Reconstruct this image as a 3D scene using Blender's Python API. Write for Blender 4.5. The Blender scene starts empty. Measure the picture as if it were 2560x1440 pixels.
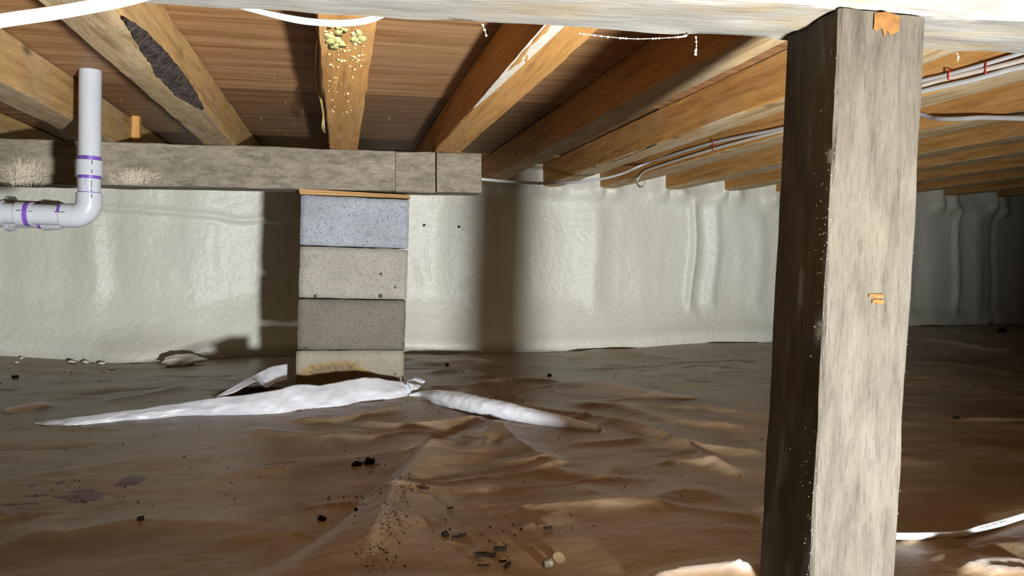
import bpy, bmesh, math, random
import numpy as np
from mathutils import Vector, Matrix

random.seed(7)
RNG = np.random.default_rng(11)
scene = bpy.context.scene
COL = scene.collection

# ------------------------------------------------------------------ camera
F, CX, CY = 1850.0, 1280.0, 720.0          # focal length and centre for a 2560 x 1440 frame
YAW, PITCH, ROLL, CAM_Z = 0.23, -0.03, 0.026, 0.5
_fw = np.array([math.sin(YAW) * math.cos(PITCH), math.cos(YAW) * math.cos(PITCH), math.sin(PITCH)])
_rt = np.array([math.cos(YAW), -math.sin(YAW), 0.0])
_up = np.cross(_rt, _fw)
_r = _rt * math.cos(ROLL) + _up * math.sin(ROLL)
_u = _up * math.cos(ROLL) - _rt * math.sin(ROLL)
CAMPOS = np.array([0.0, 0.0, CAM_Z])
cam_data = bpy.data.cameras.new('camera')
cam_data.sensor_width = 36.0
cam_data.lens = F / 2560.0 * 36.0
cam_data.clip_start = 0.02
cam = bpy.data.objects.new('camera', cam_data)
COL.objects.link(cam)
m = Matrix.Identity(4)
for i in range(3):
    m[i][0], m[i][1], m[i][2], m[i][3] = _r[i], _u[i], -_fw[i], CAMPOS[i]
cam.matrix_world = m
scene.camera = cam

# ------------------------------------------------------------------ world, light, exposure
world = bpy.data.worlds.new('world')
scene.world = world
world.use_nodes = True
world.node_tree.nodes['Background'].inputs[0].default_value = (0.9, 0.95, 1.0, 1)
world.node_tree.nodes['Background'].inputs[1].default_value = 0.0
LIGHT_POS = Vector((0.542, -0.40, 0.160))
LIGHT_AIM = Vector((-0.17, 0.95, 0.21))
lamp = bpy.data.lights.new('work_lamp', 'SPOT')
lamp.energy = 580.0
lamp.color = (0.96, 0.985, 1.0)
lamp.shadow_soft_size = 0.055
lamp.spot_size = math.radians(107)
lamp.spot_blend = 0.8
lamp_ob = bpy.data.objects.new('work_lamp', lamp)
COL.objects.link(lamp_ob)
lamp_ob.location = LIGHT_POS
lamp_ob.rotation_euler = LIGHT_AIM.to_track_quat('-Z', 'Y').to_euler()
scene.view_settings.view_transform = 'Standard'
scene.view_settings.look = 'None'
scene.view_settings.gamma = 1.0
scene.view_settings.use_curve_mapping = False
scene.view_settings.exposure = 0.0


# ------------------------------------------------------------------ survey helpers: photo point -> place in the crawl space
def _ray(x, y):
    return _fw + _r * (x - CX) / F - _u * (y - CY) / F


def at_depth(x, y, Y):
    d = _ray(x, y)
    return CAMPOS + d * (Y / d[1])


def at_side(x, y, X):
    d = _ray(x, y)
    return CAMPOS + d * (X / d[0])


def at_ceiling(x, y, a, b=0.028):
    d = _ray(x, y)
    return CAMPOS + d * ((a - CAM_Z) / (d[2] - b * d[0]))


# ------------------------------------------------------------------ noise in numpy
def _hash(ix, iy, seed):
    h = (ix.astype(np.int64) * 374761393 + iy.astype(np.int64) * 668265263 + seed * 982451653) & 0xFFFFFFFF
    h = ((h ^ (h >> 13)) * 1274126177) & 0xFFFFFFFF
    h = h ^ (h >> 16)
    return (h & 0xFFFF).astype(np.float64) / 32767.5 - 1.0


def vnoise(x, y, seed=0):
    x = np.asarray(x, float); y = np.asarray(y, float)
    x, y = np.broadcast_arrays(x, y)
    ix, iy = np.floor(x), np.floor(y)
    fx, fy = x - ix, y - iy
    ux, uy = fx * fx * fx * (fx * (fx * 6 - 15) + 10), fy * fy * fy * (fy * (fy * 6 - 15) + 10)
    a, b = _hash(ix, iy, seed), _hash(ix + 1, iy, seed)
    c, d = _hash(ix, iy + 1, seed), _hash(ix + 1, iy + 1, seed)
    return (a + (b - a) * ux) * (1 - uy) + (c + (d - c) * ux) * uy


def fbm(x, y, seed=0, octaves=4, gain=0.5):
    t, amp = 0.0, 1.0
    for o in range(octaves):
        t = t + amp * vnoise(x * 2 ** o + 13.7 * o, y * 2 ** o - 7.3 * o, seed + o)
        amp *= gain
    return t


def sstep(a, b, v):
    t = np.clip((v - a) / (b - a), 0, 1)
    return t * t * (3 - 2 * t)


# ------------------------------------------------------------------ mesh helpers
def link(name, me, mat=None, parent=None, smooth=True):
    if mat is not None:
        me.materials.append(mat)
    if smooth:
        me.polygons.foreach_set('use_smooth', np.ones(len(me.polygons), bool))
    o = bpy.data.objects.new(name, me)
    COL.objects.link(o)
    if parent is not None:
        o.parent = parent
    return o


def mesh_from(name, verts, faces):
    me = bpy.data.meshes.new(name)
    me.from_pydata([tuple(v) for v in verts], [], faces)
    me.update()
    return me


def grid_mesh(name, P, closed_v=False):
    """P[nu, nv, 3] -> quad mesh"""
    nu, nv = P.shape[:2]
    me = bpy.data.meshes.new(name)
    idx = np.arange(nu * nv).reshape(nu, nv)
    if closed_v:
        j2 = np.roll(idx, -1, axis=1)
        a, b, c, d = idx[:-1], idx[1:], j2[1:], j2[:-1]
    else:
        a, b, c, d = idx[:-1, :-1], idx[1:, :-1], idx[1:, 1:], idx[:-1, 1:]
    q = np.stack([a, b, c, d], -1).reshape(-1, 4).astype(np.int32)
    me.vertices.add(nu * nv)
    me.vertices.foreach_set('co', P.reshape(-1).astype(np.float32))
    me.loops.add(q.size)
    me.loops.foreach_set('vertex_index', q.reshape(-1))
    me.polygons.add(len(q))
    me.polygons.foreach_set('loop_start', np.arange(0, q.size, 4, dtype=np.int32))
    me.polygons.foreach_set('loop_total', np.full(len(q), 4, dtype=np.int32))
    me.update(calc_edges=True)
    return me


def tag(o, label=None, cat=None, group=None, kind=None):
    if label: o['label'] = label
    if cat: o['category'] = cat
    if group: o['group'] = group
    if kind: o['kind'] = kind
    return o


def empty(name, loc, label=None, cat=None, group=None):
    o = bpy.data.objects.new(name, None)
    o.empty_display_size = 0.05
    COL.objects.link(o)
    o.location = loc
    if label: tag(o, label, cat, group)
    return o


def child(o, parent):
    """parent in place: o was built in world coordinates, parent is an Empty that only moves"""
    o.parent = parent
    o.matrix_parent_inverse = Matrix.Translation(-Vector(parent.location))
    return o


def origin_to(o, p):
    """put a mesh's origin at p without moving it"""
    o.data.transform(Matrix.Translation(-Vector(p)))
    o.location = p
    return o


def spline(pts, n=8):
    """Catmull-Rom through pts"""
    P = [np.asarray(p, float) for p in pts]
    P = [2 * P[0] - P[1]] + P + [2 * P[-1] - P[-2]]
    out = []
    for i in range(1, len(P) - 2):
        for k in range(n):
            t = k / n
            out.append(0.5 * (2 * P[i] + (P[i + 1] - P[i - 1]) * t + (2 * P[i - 1] - 5 * P[i] + 4 * P[i + 1] - P[i + 2]) * t * t
                              + (3 * P[i] - P[i - 1] - 3 * P[i + 1] + P[i + 2]) * t ** 3))
    out.append(P[-2])
    return np.array(out)


def tube_mesh(name, path, ra, rb=None, n=10, wide=(0, 0, 1), cap=True):
    """ra across 'wide', rb the other way; ra may be an array along the path"""
    path = np.asarray(path, float)
    N = len(path)
    ra = np.broadcast_to(np.asarray(ra, float), (N,))
    rb = ra if rb is None else np.broadcast_to(np.asarray(rb, float), (N,))
    T = np.gradient(path, axis=0)
    T /= np.linalg.norm(T, axis=1)[:, None] + 1e-12
    W = np.asarray(wide, float)
    A = W - T * (T @ W)[:, None]
    A /= np.linalg.norm(A, axis=1)[:, None] + 1e-9
    B = np.cross(T, A)
    th = np.linspace(0, 2 * math.pi, n, endpoint=False)
    P = path[:, None] + A[:, None] * (np.cos(th)[None, :, None] * ra[:, None, None]) + B[:, None] * (np.sin(th)[None, :, None] * rb[:, None, None])
    me = grid_mesh(name, P, closed_v=True)
    if cap:
        bm = bmesh.new(); bm.from_mesh(me); bm.verts.ensure_lookup_table()
        bm.faces.new([bm.verts[i] for i in range(n)][::-1])
        bm.faces.new([bm.verts[(N - 1) * n + i] for i in range(n)])
        bmesh.ops.recalc_face_normals(bm, faces=bm.faces)
        bm.to_mesh(me); bm.free()
    return me


def timber_mesh(name, L, w, h, rows=60, k=5, rough=0.0012, edge=0.003, seed=0, wane=None, warp=0.0):
    """rough-sawn bar along local X (0..L), section y in [-w/2, w/2], z in [0, h].
    wane(t) -> (dy, dz) chamfer at the corner y=-w/2, z=0 for length fraction t"""
    rows = max(rows, 2)
    e = edge
    xs = np.linspace(0, L, rows)
    Ps = []
    for i, x in enumerate(xs):
        t = x / L
        cy, cz = (e, e) if wane is None else wane(t)
        cy, cz = max(cy, e), max(cz, e)
        a = []
        y0, y1, z0, z1 = -w / 2, w / 2, 0.0, h
        for s in np.linspace(0, 1, k): a.append((y0 + cy + (y1 - e - y0 - cy) * s, z0))
        for s in np.linspace(0, 1, k): a.append((y1, z0 + e + (z1 - 2 * e) * s))
        for s in np.linspace(0, 1, k): a.append((y1 - e - (w - 2 * e) * s, z1))
        for s in np.linspace(0, 1, k): a.append((y0, z1 - e - (z1 - e - cz) * s))
        a.append((y0 + cy * 0.45, cz * 0.38))
        Ps.append([(x, p, q) for p, q in a])
    P = np.array(Ps)
    n = P.shape[1]
    j = np.arange(n)[None, :] + seed * 31.7
    nx = fbm(P[:, :, 0] * 9 + seed, j * 0.9, seed, 3)
    ny = fbm(P[:, :, 0] * 9 - seed, j * 0.9 + 50, seed + 9, 3)
    P[:, :, 1] += nx * rough
    P[:, :, 2] += ny * rough
    if warp:
        P[:, :, 1] += (vnoise(P[:, :, 0] * 0.8, 0.5 + seed, seed + 3) * warp)
    me = grid_mesh(name, P, closed_v=True)
    bm = bmesh.new(); bm.from_mesh(me); bm.verts.ensure_lookup_table()
    for r0 in (0, rows - 1):
        bm.faces.new([bm.verts[r0 * n + i] for i in range(n)])
    bmesh.ops.recalc_face_normals(bm, faces=bm.faces)
    for ed in bm.edges:
        if len(ed.link_faces) == 2 and ed.calc_face_angle(0) > 0.55: ed.smooth = False
    bm.to_mesh(me); bm.free()
    return me


def block_mesh(name, w, d, h, n=(14, 6, 8), rough=0.0016, rad=0.006, seed=0):
    """rounded, slightly uneven masonry block centred in x, y, standing on z = 0"""
    bm = bmesh.new()
    bmesh.ops.create_cube(bm, size=1)
    for ax, cuts in enumerate(n):
        es = [e for e in bm.edges if abs((e.verts[0].co - e.verts[1].co)[ax]) > 1e-6 and all(abs((e.verts[0].co - e.verts[1].co)[q]) < 1e-6 for q in range(3) if q != ax)]
        bmesh.ops.subdivide_edges(bm, edges=es, cuts=cuts, use_grid_fill=True)
    dims = Vector((w, d, h)) / 2
    for v in bm.verts:
        p = Vector((v.co.x * w, v.co.y * d, v.co.z * h))
        q = Vector([max(-dims[i] + rad, min(dims[i] - rad, p[i])) for i in range(3)])
        off = p - q
        if off.length > 1e-9: p = q + off.normalized() * min(off.length, rad)
        s = float(fbm(p.x * 22 + seed * 5, p.z * 22 + p.y * 17, seed, 3)) * rough
        v.co = p + p.normalized() * s + Vector((0, 0, h / 2))
    bmesh.ops.recalc_face_normals(bm, faces=bm.faces)
    me = bpy.data.meshes.new(name); bm.to_mesh(me); bm.free()
    return me


def lump_mesh(name, sx, sy, sz, seed=0, sub=2, rough=0.25, freq=1.6):
    bm = bmesh.new()
    bmesh.ops.create_icosphere(bm, subdivisions=sub, radius=1)
    for v in bm.verts:
        p = v.co
        k = 1 + rough * float(fbm(p.x * freq + seed * 3.1, p.y * freq + p.z * 1.3 * freq + seed, seed, 3))
        v.co = Vector((p.x * sx * k, p.y * sy * k, p.z * sz * k))
    me = bpy.data.meshes.new(name); bm.to_mesh(me); bm.free()
    return me


# ------------------------------------------------------------------ materials
def new_mat(name):
    mt = bpy.data.materials.new(name)
    mt.use_nodes = True
    nt = mt.node_tree
    b = nt.nodes['Principled BSDF']
    return mt, nt, b


def nd(nt, kind, **kw):
    n = nt.nodes.new(kind)
    for k, v in kw.items():
        if k == 'op': n.operation = v
        elif k == 'blend': n.blend_type = v
        else: setattr(n, k, v)
    return n


def mathn(nt, op, a, b=None, c=None, clamp=False):
    n = nt.nodes.new('ShaderNodeMath'); n.operation = op; n.use_clamp = clamp
    for i, v in enumerate((a, b, c)):
        if v is None: continue
        if isinstance(v, (int, float)): n.inputs[i].default_value = v
        else: nt.links.new(v, n.inputs[i])
    return n.outputs[0]


def mixc(nt, fac, a, b, blend='MIX'):
    n = nt.nodes.new('ShaderNodeMix'); n.data_type = 'RGBA'; n.blend_type = blend
    for sock, v in ((n.inputs[0], fac), (n.inputs[6], a), (n.inputs[7], b)):
        if isinstance(v, (int, float)): sock.default_value = v
        elif isinstance(v, tuple): sock.default_value = v if len(v) == 4 else (*v, 1)
        else: nt.links.new(v, sock)
    return n.outputs[2]


def coords(nt, scale=(1, 1, 1), rand=0.0, kind='Object'):
    tc = nt.nodes.new('ShaderNodeTexCoord')
    out = tc.outputs[kind]
    if rand:
        oi = nt.nodes.new('ShaderNodeObjectInfo')
        r = mathn(nt, 'MULTIPLY', oi.outputs['Random'], rand)
        cb = nt.nodes.new('ShaderNodeCombineXYZ')
        for i in range(3): nt.links.new(r, cb.inputs[i])
        ad = nt.nodes.new('ShaderNodeVectorMath'); ad.operation = 'ADD'
        nt.links.new(out, ad.inputs[0]); nt.links.new(cb.outputs[0], ad.inputs[1])
        out = ad.outputs[0]
    mp = nt.nodes.new('ShaderNodeMapping')
    nt.links.new(out, mp.inputs[0])
    mp.inputs['Scale'].default_value = scale
    return mp.outputs[0]


def noise(nt, vec, scale, detail=4, rough=0.55, distortion=0.0):
    n = nt.nodes.new('ShaderNodeTexNoise')
    nt.links.new(vec, n.inputs['Vector'])
    n.inputs['Scale'].default_value = scale
    n.inputs['Detail'].default_value = detail
    n.inputs['Roughness'].default_value = rough
    n.inputs['Distortion'].default_value = distortion
    return n.outputs['Fac']


def ramp(nt, fac, stops, interp='LINEAR'):
    n = nt.nodes.new('ShaderNodeValToRGB')
    n.color_ramp.interpolation = interp
    el = n.color_ramp.elements
    while len(el) < len(stops): el.new(0.5)
    for e, (p, c) in zip(el, stops):
        e.position = p
        e.color = c if len(c) == 4 else (*c, 1)
    nt.links.new(fac, n.inputs[0])
    return n.outputs[0]


def maprange(nt, v, a, b, lo=0.0, hi=1.0):
    n = nt.nodes.new('ShaderNodeMapRange')
    nt.links.new(v, n.inputs[0])
    for i, q in enumerate((a, b, lo, hi)): n.inputs[i + 1].default_value = q
    return n.outputs[0]


def bump(nt, b, h, strength=0.3, dist=0.002):
    n = nt.nodes.new('ShaderNodeBump')
    n.inputs['Strength'].default_value = strength
    n.inputs['Distance'].default_value = dist
    nt.links.new(h, n.inputs['Height'])
    nt.links.new(n.outputs[0], b.inputs['Normal'])


def wood(name, light, mid, dark, blotch, blotch_amt=0.5, fibre=0.35, rough=0.75, bstr=0.5, knots=True, gx=1.1, mottle=0.0, fx=5):
    """grain runs along local X"""
    mt, nt, b = new_mat(name)
    g = noise(nt, coords(nt, (gx, 16, 16), 7), 3.0, 6, 0.6, 0.6)
    fine = noise(nt, coords(nt, (fx, 110, 110), 7), 3.0, 4, 0.6)
    big = noise(nt, coords(nt, (2.2, 5, 5), 11), 1.6, 5, 0.62, 0.4)
    col = ramp(nt, g, [(0.28, dark), (0.48, mid), (0.72, light)])
    col = mixc(nt, mathn(nt, 'MULTIPLY', maprange(nt, big, 0.5, 0.72), blotch_amt), col, blotch)
    col = mixc(nt, mathn(nt, 'MULTIPLY', maprange(nt, fine, 0.52, 0.74), fibre), col, tuple(c * 0.35 for c in dark))
    if mottle:
        mo = noise(nt, coords(nt, (9, 22, 22), 5), 2.2, 8, 0.75, 0.3)
        col = mixc(nt, mathn(nt, 'MULTIPLY', maprange(nt, mo, 0.46, 0.70), mottle), col, tuple(c * 0.55 for c in dark))
        m2 = noise(nt, coords(nt, (30, 70, 70), 3), 3.0, 5, 0.7)
        col = mixc(nt, mathn(nt, 'MULTIPLY', maprange(nt, m2, 0.56, 0.70), mottle), col, tuple(c * 0.35 for c in dark))
        col = mixc(nt, mathn(nt, 'MULTIPLY', maprange(nt, m2, 0.42, 0.30), mottle * .6), col, tuple(min(1, c * 1.25) for c in light))
    if knots:
        vo = nt.nodes.new('ShaderNodeTexVoronoi')
        nt.links.new(coords(nt, (2.6, 6.5, 6.5), 9), vo.inputs['Vector'])
        vo.inputs['Scale'].default_value = 1.3
        kf = maprange(nt, mathn(nt, 'ADD', vo.outputs['Distance'], mathn(nt, 'MULTIPLY', fine, 0.05)), 0.06, 0.16, 0.85, 0.0)
        col = mixc(nt, kf, col, tuple(c * 0.45 for c in dark))
    nt.links.new(col, b.inputs['Base Color'])
    b.inputs['Roughness'].default_value = rough
    b.inputs['Specular IOR Level'].default_value = 0.25
    bump(nt, b, mathn(nt, 'ADD', g, mathn(nt, 'MULTIPLY', fine, 0.7)), bstr, 0.003)
    return mt


M = {}
M['joist'] = wood('rough_sawn_fir', (0.62, 0.345, 0.115), (0.51, 0.26, 0.075), (0.30, 0.135, 0.036), (0.48, 0.32, 0.16), 0.6, 0.35, mottle=.12)
M['joist_grey'] = wood('weathered_rough_fir', (0.53, 0.34, 0.14), (0.43, 0.26, 0.10), (0.24, 0.13, 0.045), (0.44, 0.325, 0.20), 0.8, 0.35, mottle=.30)
M['joist_under'] = wood('pale_weathered_joist_underside', (0.62, 0.47, 0.275), (0.50, 0.355, 0.18), (0.31, 0.19, 0.08), (0.60, 0.53, 0.42), 0.85, 0.35, mottle=.22)
M['joist_under_grey'] = wood('mouldy_joist_underside', (0.50, 0.375, 0.215), (0.40, 0.285, 0.15), (0.22, 0.14, 0.065), (0.42, 0.35, 0.26), 0.8, 0.35, mottle=.60)
M['beam'] = wood('mottled_grey_beam', (0.295, 0.253, 0.19), (0.23, 0.197, 0.148), (0.14, 0.117, 0.086), (0.37, 0.32, 0.24), 0.8, 0.30, bstr=0.6, gx=6.0, mottle=.62)
M['front_beam'] = wood('pale_beam', (0.225, 0.215, 0.192), (0.195, 0.184, 0.162), (0.145, 0.131, 0.107), (0.225, 0.165, 0.072), 0.85, 0.2, bstr=0.5, gx=2.5, mottle=.16, knots=False)
M['post'] = wood('fuzzy_grey_post', (0.078, 0.068, 0.052), (0.057, 0.048, 0.035), (0.030, 0.024, 0.016), (0.085, 0.073, 0.05), 0.6, 0.5, bstr=1.0, knots=False, mottle=.16, gx=2.6, fx=12)
M['shim'] = wood('fresh_pine', (0.52, 0.32, 0.14), (0.42, 0.24, 0.095), (0.27, 0.145, 0.055), (0.4, 0.26, 0.14), 0.3, 0.3, knots=False)


def make_plywood(name='fir_plywood', tone0=1.0):
    mt, nt, b = new_mat(name)
    warp = noise(nt, coords(nt, (1.2, 3.0, 3.0), 9), 1.5, 3, 0.5)
    g1 = noise(nt, coords(nt, (0.55, 15, 15), 9), 2.2, 6, 0.62, 1.3)
    g2 = noise(nt, coords(nt, (1.4, 48, 48), 9), 2.6, 5, 0.65, 0.8)
    wv = nt.nodes.new('ShaderNodeTexWave')
    wv.wave_type = 'BANDS'; wv.bands_direction = 'Y'
    nt.links.new(coords(nt, (0.35, 3.0, 3.0), 9), wv.inputs['Vector'])
    wv.inputs['Scale'].default_value = 1.3
    wv.inputs['Distortion'].default_value = 14.0
    wv.inputs['Detail'].default_value = 3.0
    wv.inputs['Detail Scale'].default_value = 0.8
    fine = noise(nt, coords(nt, (6, 120, 120), 9), 2.4, 4, 0.6)
    gg = mathn(nt, 'ADD', mathn(nt, 'ADD', mathn(nt, 'MULTIPLY', g1, 0.62), mathn(nt, 'MULTIPLY', g2, 0.28)), mathn(nt, 'MULTIPLY', wv.outputs['Fac'], 0.10))
    col = ramp(nt, gg, [(0.34, (0.155, 0.070, 0.024)), (0.47, (0.295, 0.152, 0.058)), (0.58, (0.385, 0.213, 0.092)), (0.70, (0.45, 0.275, 0.135))])
    col = mixc(nt, mathn(nt, 'MULTIPLY', maprange(nt, fine, 0.5, 0.72), 0.5), col, (0.15, 0.07, 0.028))
    col = mixc(nt, mathn(nt, 'MULTIPLY', maprange(nt, warp, 0.48, 0.66), 0.35), col, (0.30, 0.19, 0.10))
    # short dark checks along the grain
    ck = noise(nt, coords(nt, (3.0, 60, 60), 13), 2.0, 3, 0.6)
    col = mixc(nt, maprange(nt, ck, 0.70, 0.76, 0, 0.85), col, (0.06, 0.025, 0.01))
    oi = nt.nodes.new('ShaderNodeObjectInfo')
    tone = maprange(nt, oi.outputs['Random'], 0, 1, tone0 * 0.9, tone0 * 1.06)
    hs = nt.nodes.new('ShaderNodeHueSaturation')
    nt.links.new(tone, hs.inputs['Value']); nt.links.new(col, hs.inputs['Color'])
    nt.links.new(hs.outputs[0], b.inputs['Base Color'])
    b.inputs['Roughness'].default_value = 0.65
    b.inputs['Specular IOR Level'].default_value = 0.3
    bump(nt, b, mathn(nt, 'ADD', g2, fine), 0.35, 0.0015)
    return mt


M['plywood'] = make_plywood()
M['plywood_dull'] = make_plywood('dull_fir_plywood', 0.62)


def make_foam():
    mt, nt, b = new_mat('cream_spray_foam')
    v = coords(nt)
    big = noise(nt, v, 2.2, 3, 0.5)
    col = ramp(nt, big, [(0.35, (0.70, 0.695, 0.585)), (0.65, (0.76, 0.76, 0.665))])
    nt.links.new(col, b.inputs['Base Color'])
    b.inputs['Roughness'].default_value = 0.36
    b.inputs['Specular IOR Level'].default_value = 0.42
    h1 = noise(nt, v, 38, 3, 0.5)
    h2 = noise(nt, v, 120, 3, 0.6)
    h = mathn(nt, 'ADD', h1, mathn(nt, 'MULTIPLY', h2, 0.35))
    bump(nt, b, h, 0.75, 0.006)
    return mt


M['foam'] = make_foam()


def simple(name, col, rough=0.5, spec=0.5, bscale=0, bstr=0.2, var=0.0, coat=0.0, dist=0.001):
    mt, nt, b = new_mat(name)
    v = coords(nt)
    n = noise(nt, v, bscale or 30, 4, 0.55)
    lo = tuple(max(0, c * (1 - var)) for c in col)
    hi = tuple(min(1, c * (1 + var)) for c in col)
    nt.links.new(ramp(nt, n, [(0.3, lo), (0.7, hi)]), b.inputs['Base Color'])
    b.inputs['Roughness'].default_value = rough
    b.inputs['Specular IOR Level'].default_value = spec
    b.inputs['Coat Weight'].default_value = coat
    if bscale: bump(nt, b, n, bstr, dist)
    return mt


M['pvc'] = simple('white_pvc', (0.42, 0.437, 0.465), 0.22, 0.5, 0, 0, 0.02)
M['primer'] = simple('purple_primer', (0.14, 0.065, 0.34), 0.35, 0.5, 60, 0.1, 0.35)
M['primer_thin'] = simple('thin_purple_primer', (0.36, 0.28, 0.52), 0.35, 0.5, 60, 0.1, 0.2)
M['marker'] = simple('black_marker', (0.012, 0.012, 0.02), 0.5, 0.3)
M['cable'] = simple('white_cable_jacket', (0.50, 0.495, 0.49), 0.38, 0.4, 0, 0, 0.04)
M['cable_grey'] = simple('dusty_cable_jacket', (0.58, 0.52, 0.44), 0.45, 0.4, 0, 0, 0.08)
M['cable_yellow'] = simple('yellow_cable_jacket', (0.42, 0.34, 0.10), 0.45, 0.4, 0, 0, 0.08)
M['red'] = simple('red_staple_plastic', (0.42, 0.02, 0.03), 0.4, 0.4)
M['bark'] = simple('dark_bark', (0.055, 0.042, 0.036), 0.9, 0.1, 70, 1.0, 0.7, dist=0.006)
M['pale_wane'] = simple('pale_wane', (0.66, 0.60, 0.50), 0.8, 0.2, 50, 0.5, 0.15)
M['soil'] = simple('dark_soil_crumb', (0.010, 0.006, 0.0035), 0.9, 0.1, 90, 0.6, 0.5)
M['chip'] = simple('brown_wood_chip', (0.03, 0.018, 0.007), 0.85, 0.2, 60, 0.5, 0.4)
M['foam_bit'] = simple('loose_foam', (0.78, 0.74, 0.64), 0.5, 0.4, 60, 0.8, 0.1, dist=0.004)
M['pebble'] = simple('speckled_pebble', (0.10, 0.08, 0.05), 0.7, 0.3, 160, 0.4, 0.8)
M['disc'] = simple('tan_disc', (0.15, 0.105, 0.055), 0.6, 0.3)
M['cobweb'] = simple('dusty_cobweb', (0.28, 0.25, 0.20), 0.9, 0.1)
M['hole'] = simple('dark_hole', (0.05, 0.05, 0.04), 0.9, 0.1)
M['nail'] = simple('nail_steel', (0.26, 0.19, 0.12), 0.4, 0.5)
M['speck'] = simple('tan_foam_speck', (0.60, 0.46, 0.22), .7, .2, 60, .4, .2)
M['mould'] = simple('fibrous_white_growth', (0.54, 0.475, 0.365), 0.95, 0.1, 200, 1.0, 0.3, dist=0.003)
M['scar'] = simple('bare_orange_wood', (0.115, 0.052, 0.013), .8, .2, 90, .4, .3)
M['print'] = simple('cable_print', (0.10, 0.10, 0.13), 0.5, 0.3)


def make_plastic(name, attrs):
    mt, nt, b = new_mat(name)
    v = coords(nt)
    n = noise(nt, v, 3.0, 4, 0.55)
    white = ramp(nt, n, [(0.3, (0.585, 0.605, 0.65)), (0.7, (0.635, 0.655, 0.70))])
    col = white
    if attrs:
        # tan film, mixed to white along raised folds, most on WHITE_FOLDS
        tan = ramp(nt, n, [(0.3, (0.235, 0.155, 0.082)), (0.7, (0.285, 0.198, 0.113))])
        pa = noise(nt, coords(nt, (1.5, 4.2, 1)), 2.0, 7, 0.55, 1.6)
        pb = noise(nt, coords(nt, (3.5, 8.0, 1)), 2.2, 5, 0.55, 1.2)
        tan = mixc(nt, maprange(nt, pa, 0.50, 0.56, 0, 0.55), tan, (0.325, 0.255, 0.175))
        tan = mixc(nt, maprange(nt, pb, 0.56, 0.60, 0, 0.40), tan, (0.32, 0.245, 0.165))
        lf = nt.nodes.new('ShaderNodeAttribute'); lf.attribute_name = 'lift'
        col = mixc(nt, mathn(nt, 'MULTIPLY', lf.outputs['Fac'], 0.9, clamp=True), tan, white)
        for an, c in (('dirt', (0.085, 0.045, 0.018)), ('primer', (0.10, 0.042, 0.055)), ('soil', (0.012, 0.009, 0.008))):  # soil also carries the painted-in shade of the flap's pit
            at = nt.nodes.new('ShaderNodeAttribute'); at.attribute_name = an
            fac = at.outputs['Fac']
            if an == 'dirt':
                sp = noise(nt, v, 210, 3, 0.6)
                fac = mathn(nt, 'MULTIPLY', fac, maprange(nt, sp, 0.40, 0.58), clamp=True)
            elif an == 'primer':
                sp = noise(nt, v, 60, 4, 0.6)
                fac = maprange(nt, mathn(nt, 'ADD', fac, mathn(nt, 'MULTIPLY', mathn(nt, 'SUBTRACT', sp, 0.5), 0.8)), 0.42, 0.50, 0, 0.95)
            col = mixc(nt, fac, col, c)
        # scattered fine specks of grit
        vo = nt.nodes.new('ShaderNodeTexVoronoi'); nt.links.new(v, vo.inputs['Vector'])
        vo.inputs['Scale'].default_value = 30
        wn = nt.nodes.new('ShaderNodeSeparateColor'); nt.links.new(vo.outputs['Color'], wn.inputs[0])
        sz = mathn(nt, 'MULTIPLY', mathn(nt, 'POWER', wn.outputs[0], 4.0), 0.055)
        sp = mathn(nt, 'LESS_THAN', vo.outputs['Distance'], sz)
        col = mixc(nt, mathn(nt, 'MULTIPLY', sp, 0.8), col, (0.07, 0.04, 0.02))
    nt.links.new(col, b.inputs['Base Color'])
    b.inputs['Roughness'].default_value = 0.36 if attrs else 0.28
    b.inputs['Specular IOR Level'].default_value = 0.22 if attrs else 0.5
    h = noise(nt, coords(nt, (1, 1.6, 1)), 16, 5, 0.55, 0.8)
    bump(nt, b, h, 0.30, 0.006)
    return mt


M['plastic_floor'] = make_plastic('white_poly_ground_sheet', True)
M['plastic'] = make_plastic('white_poly_sheet', False)


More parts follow.
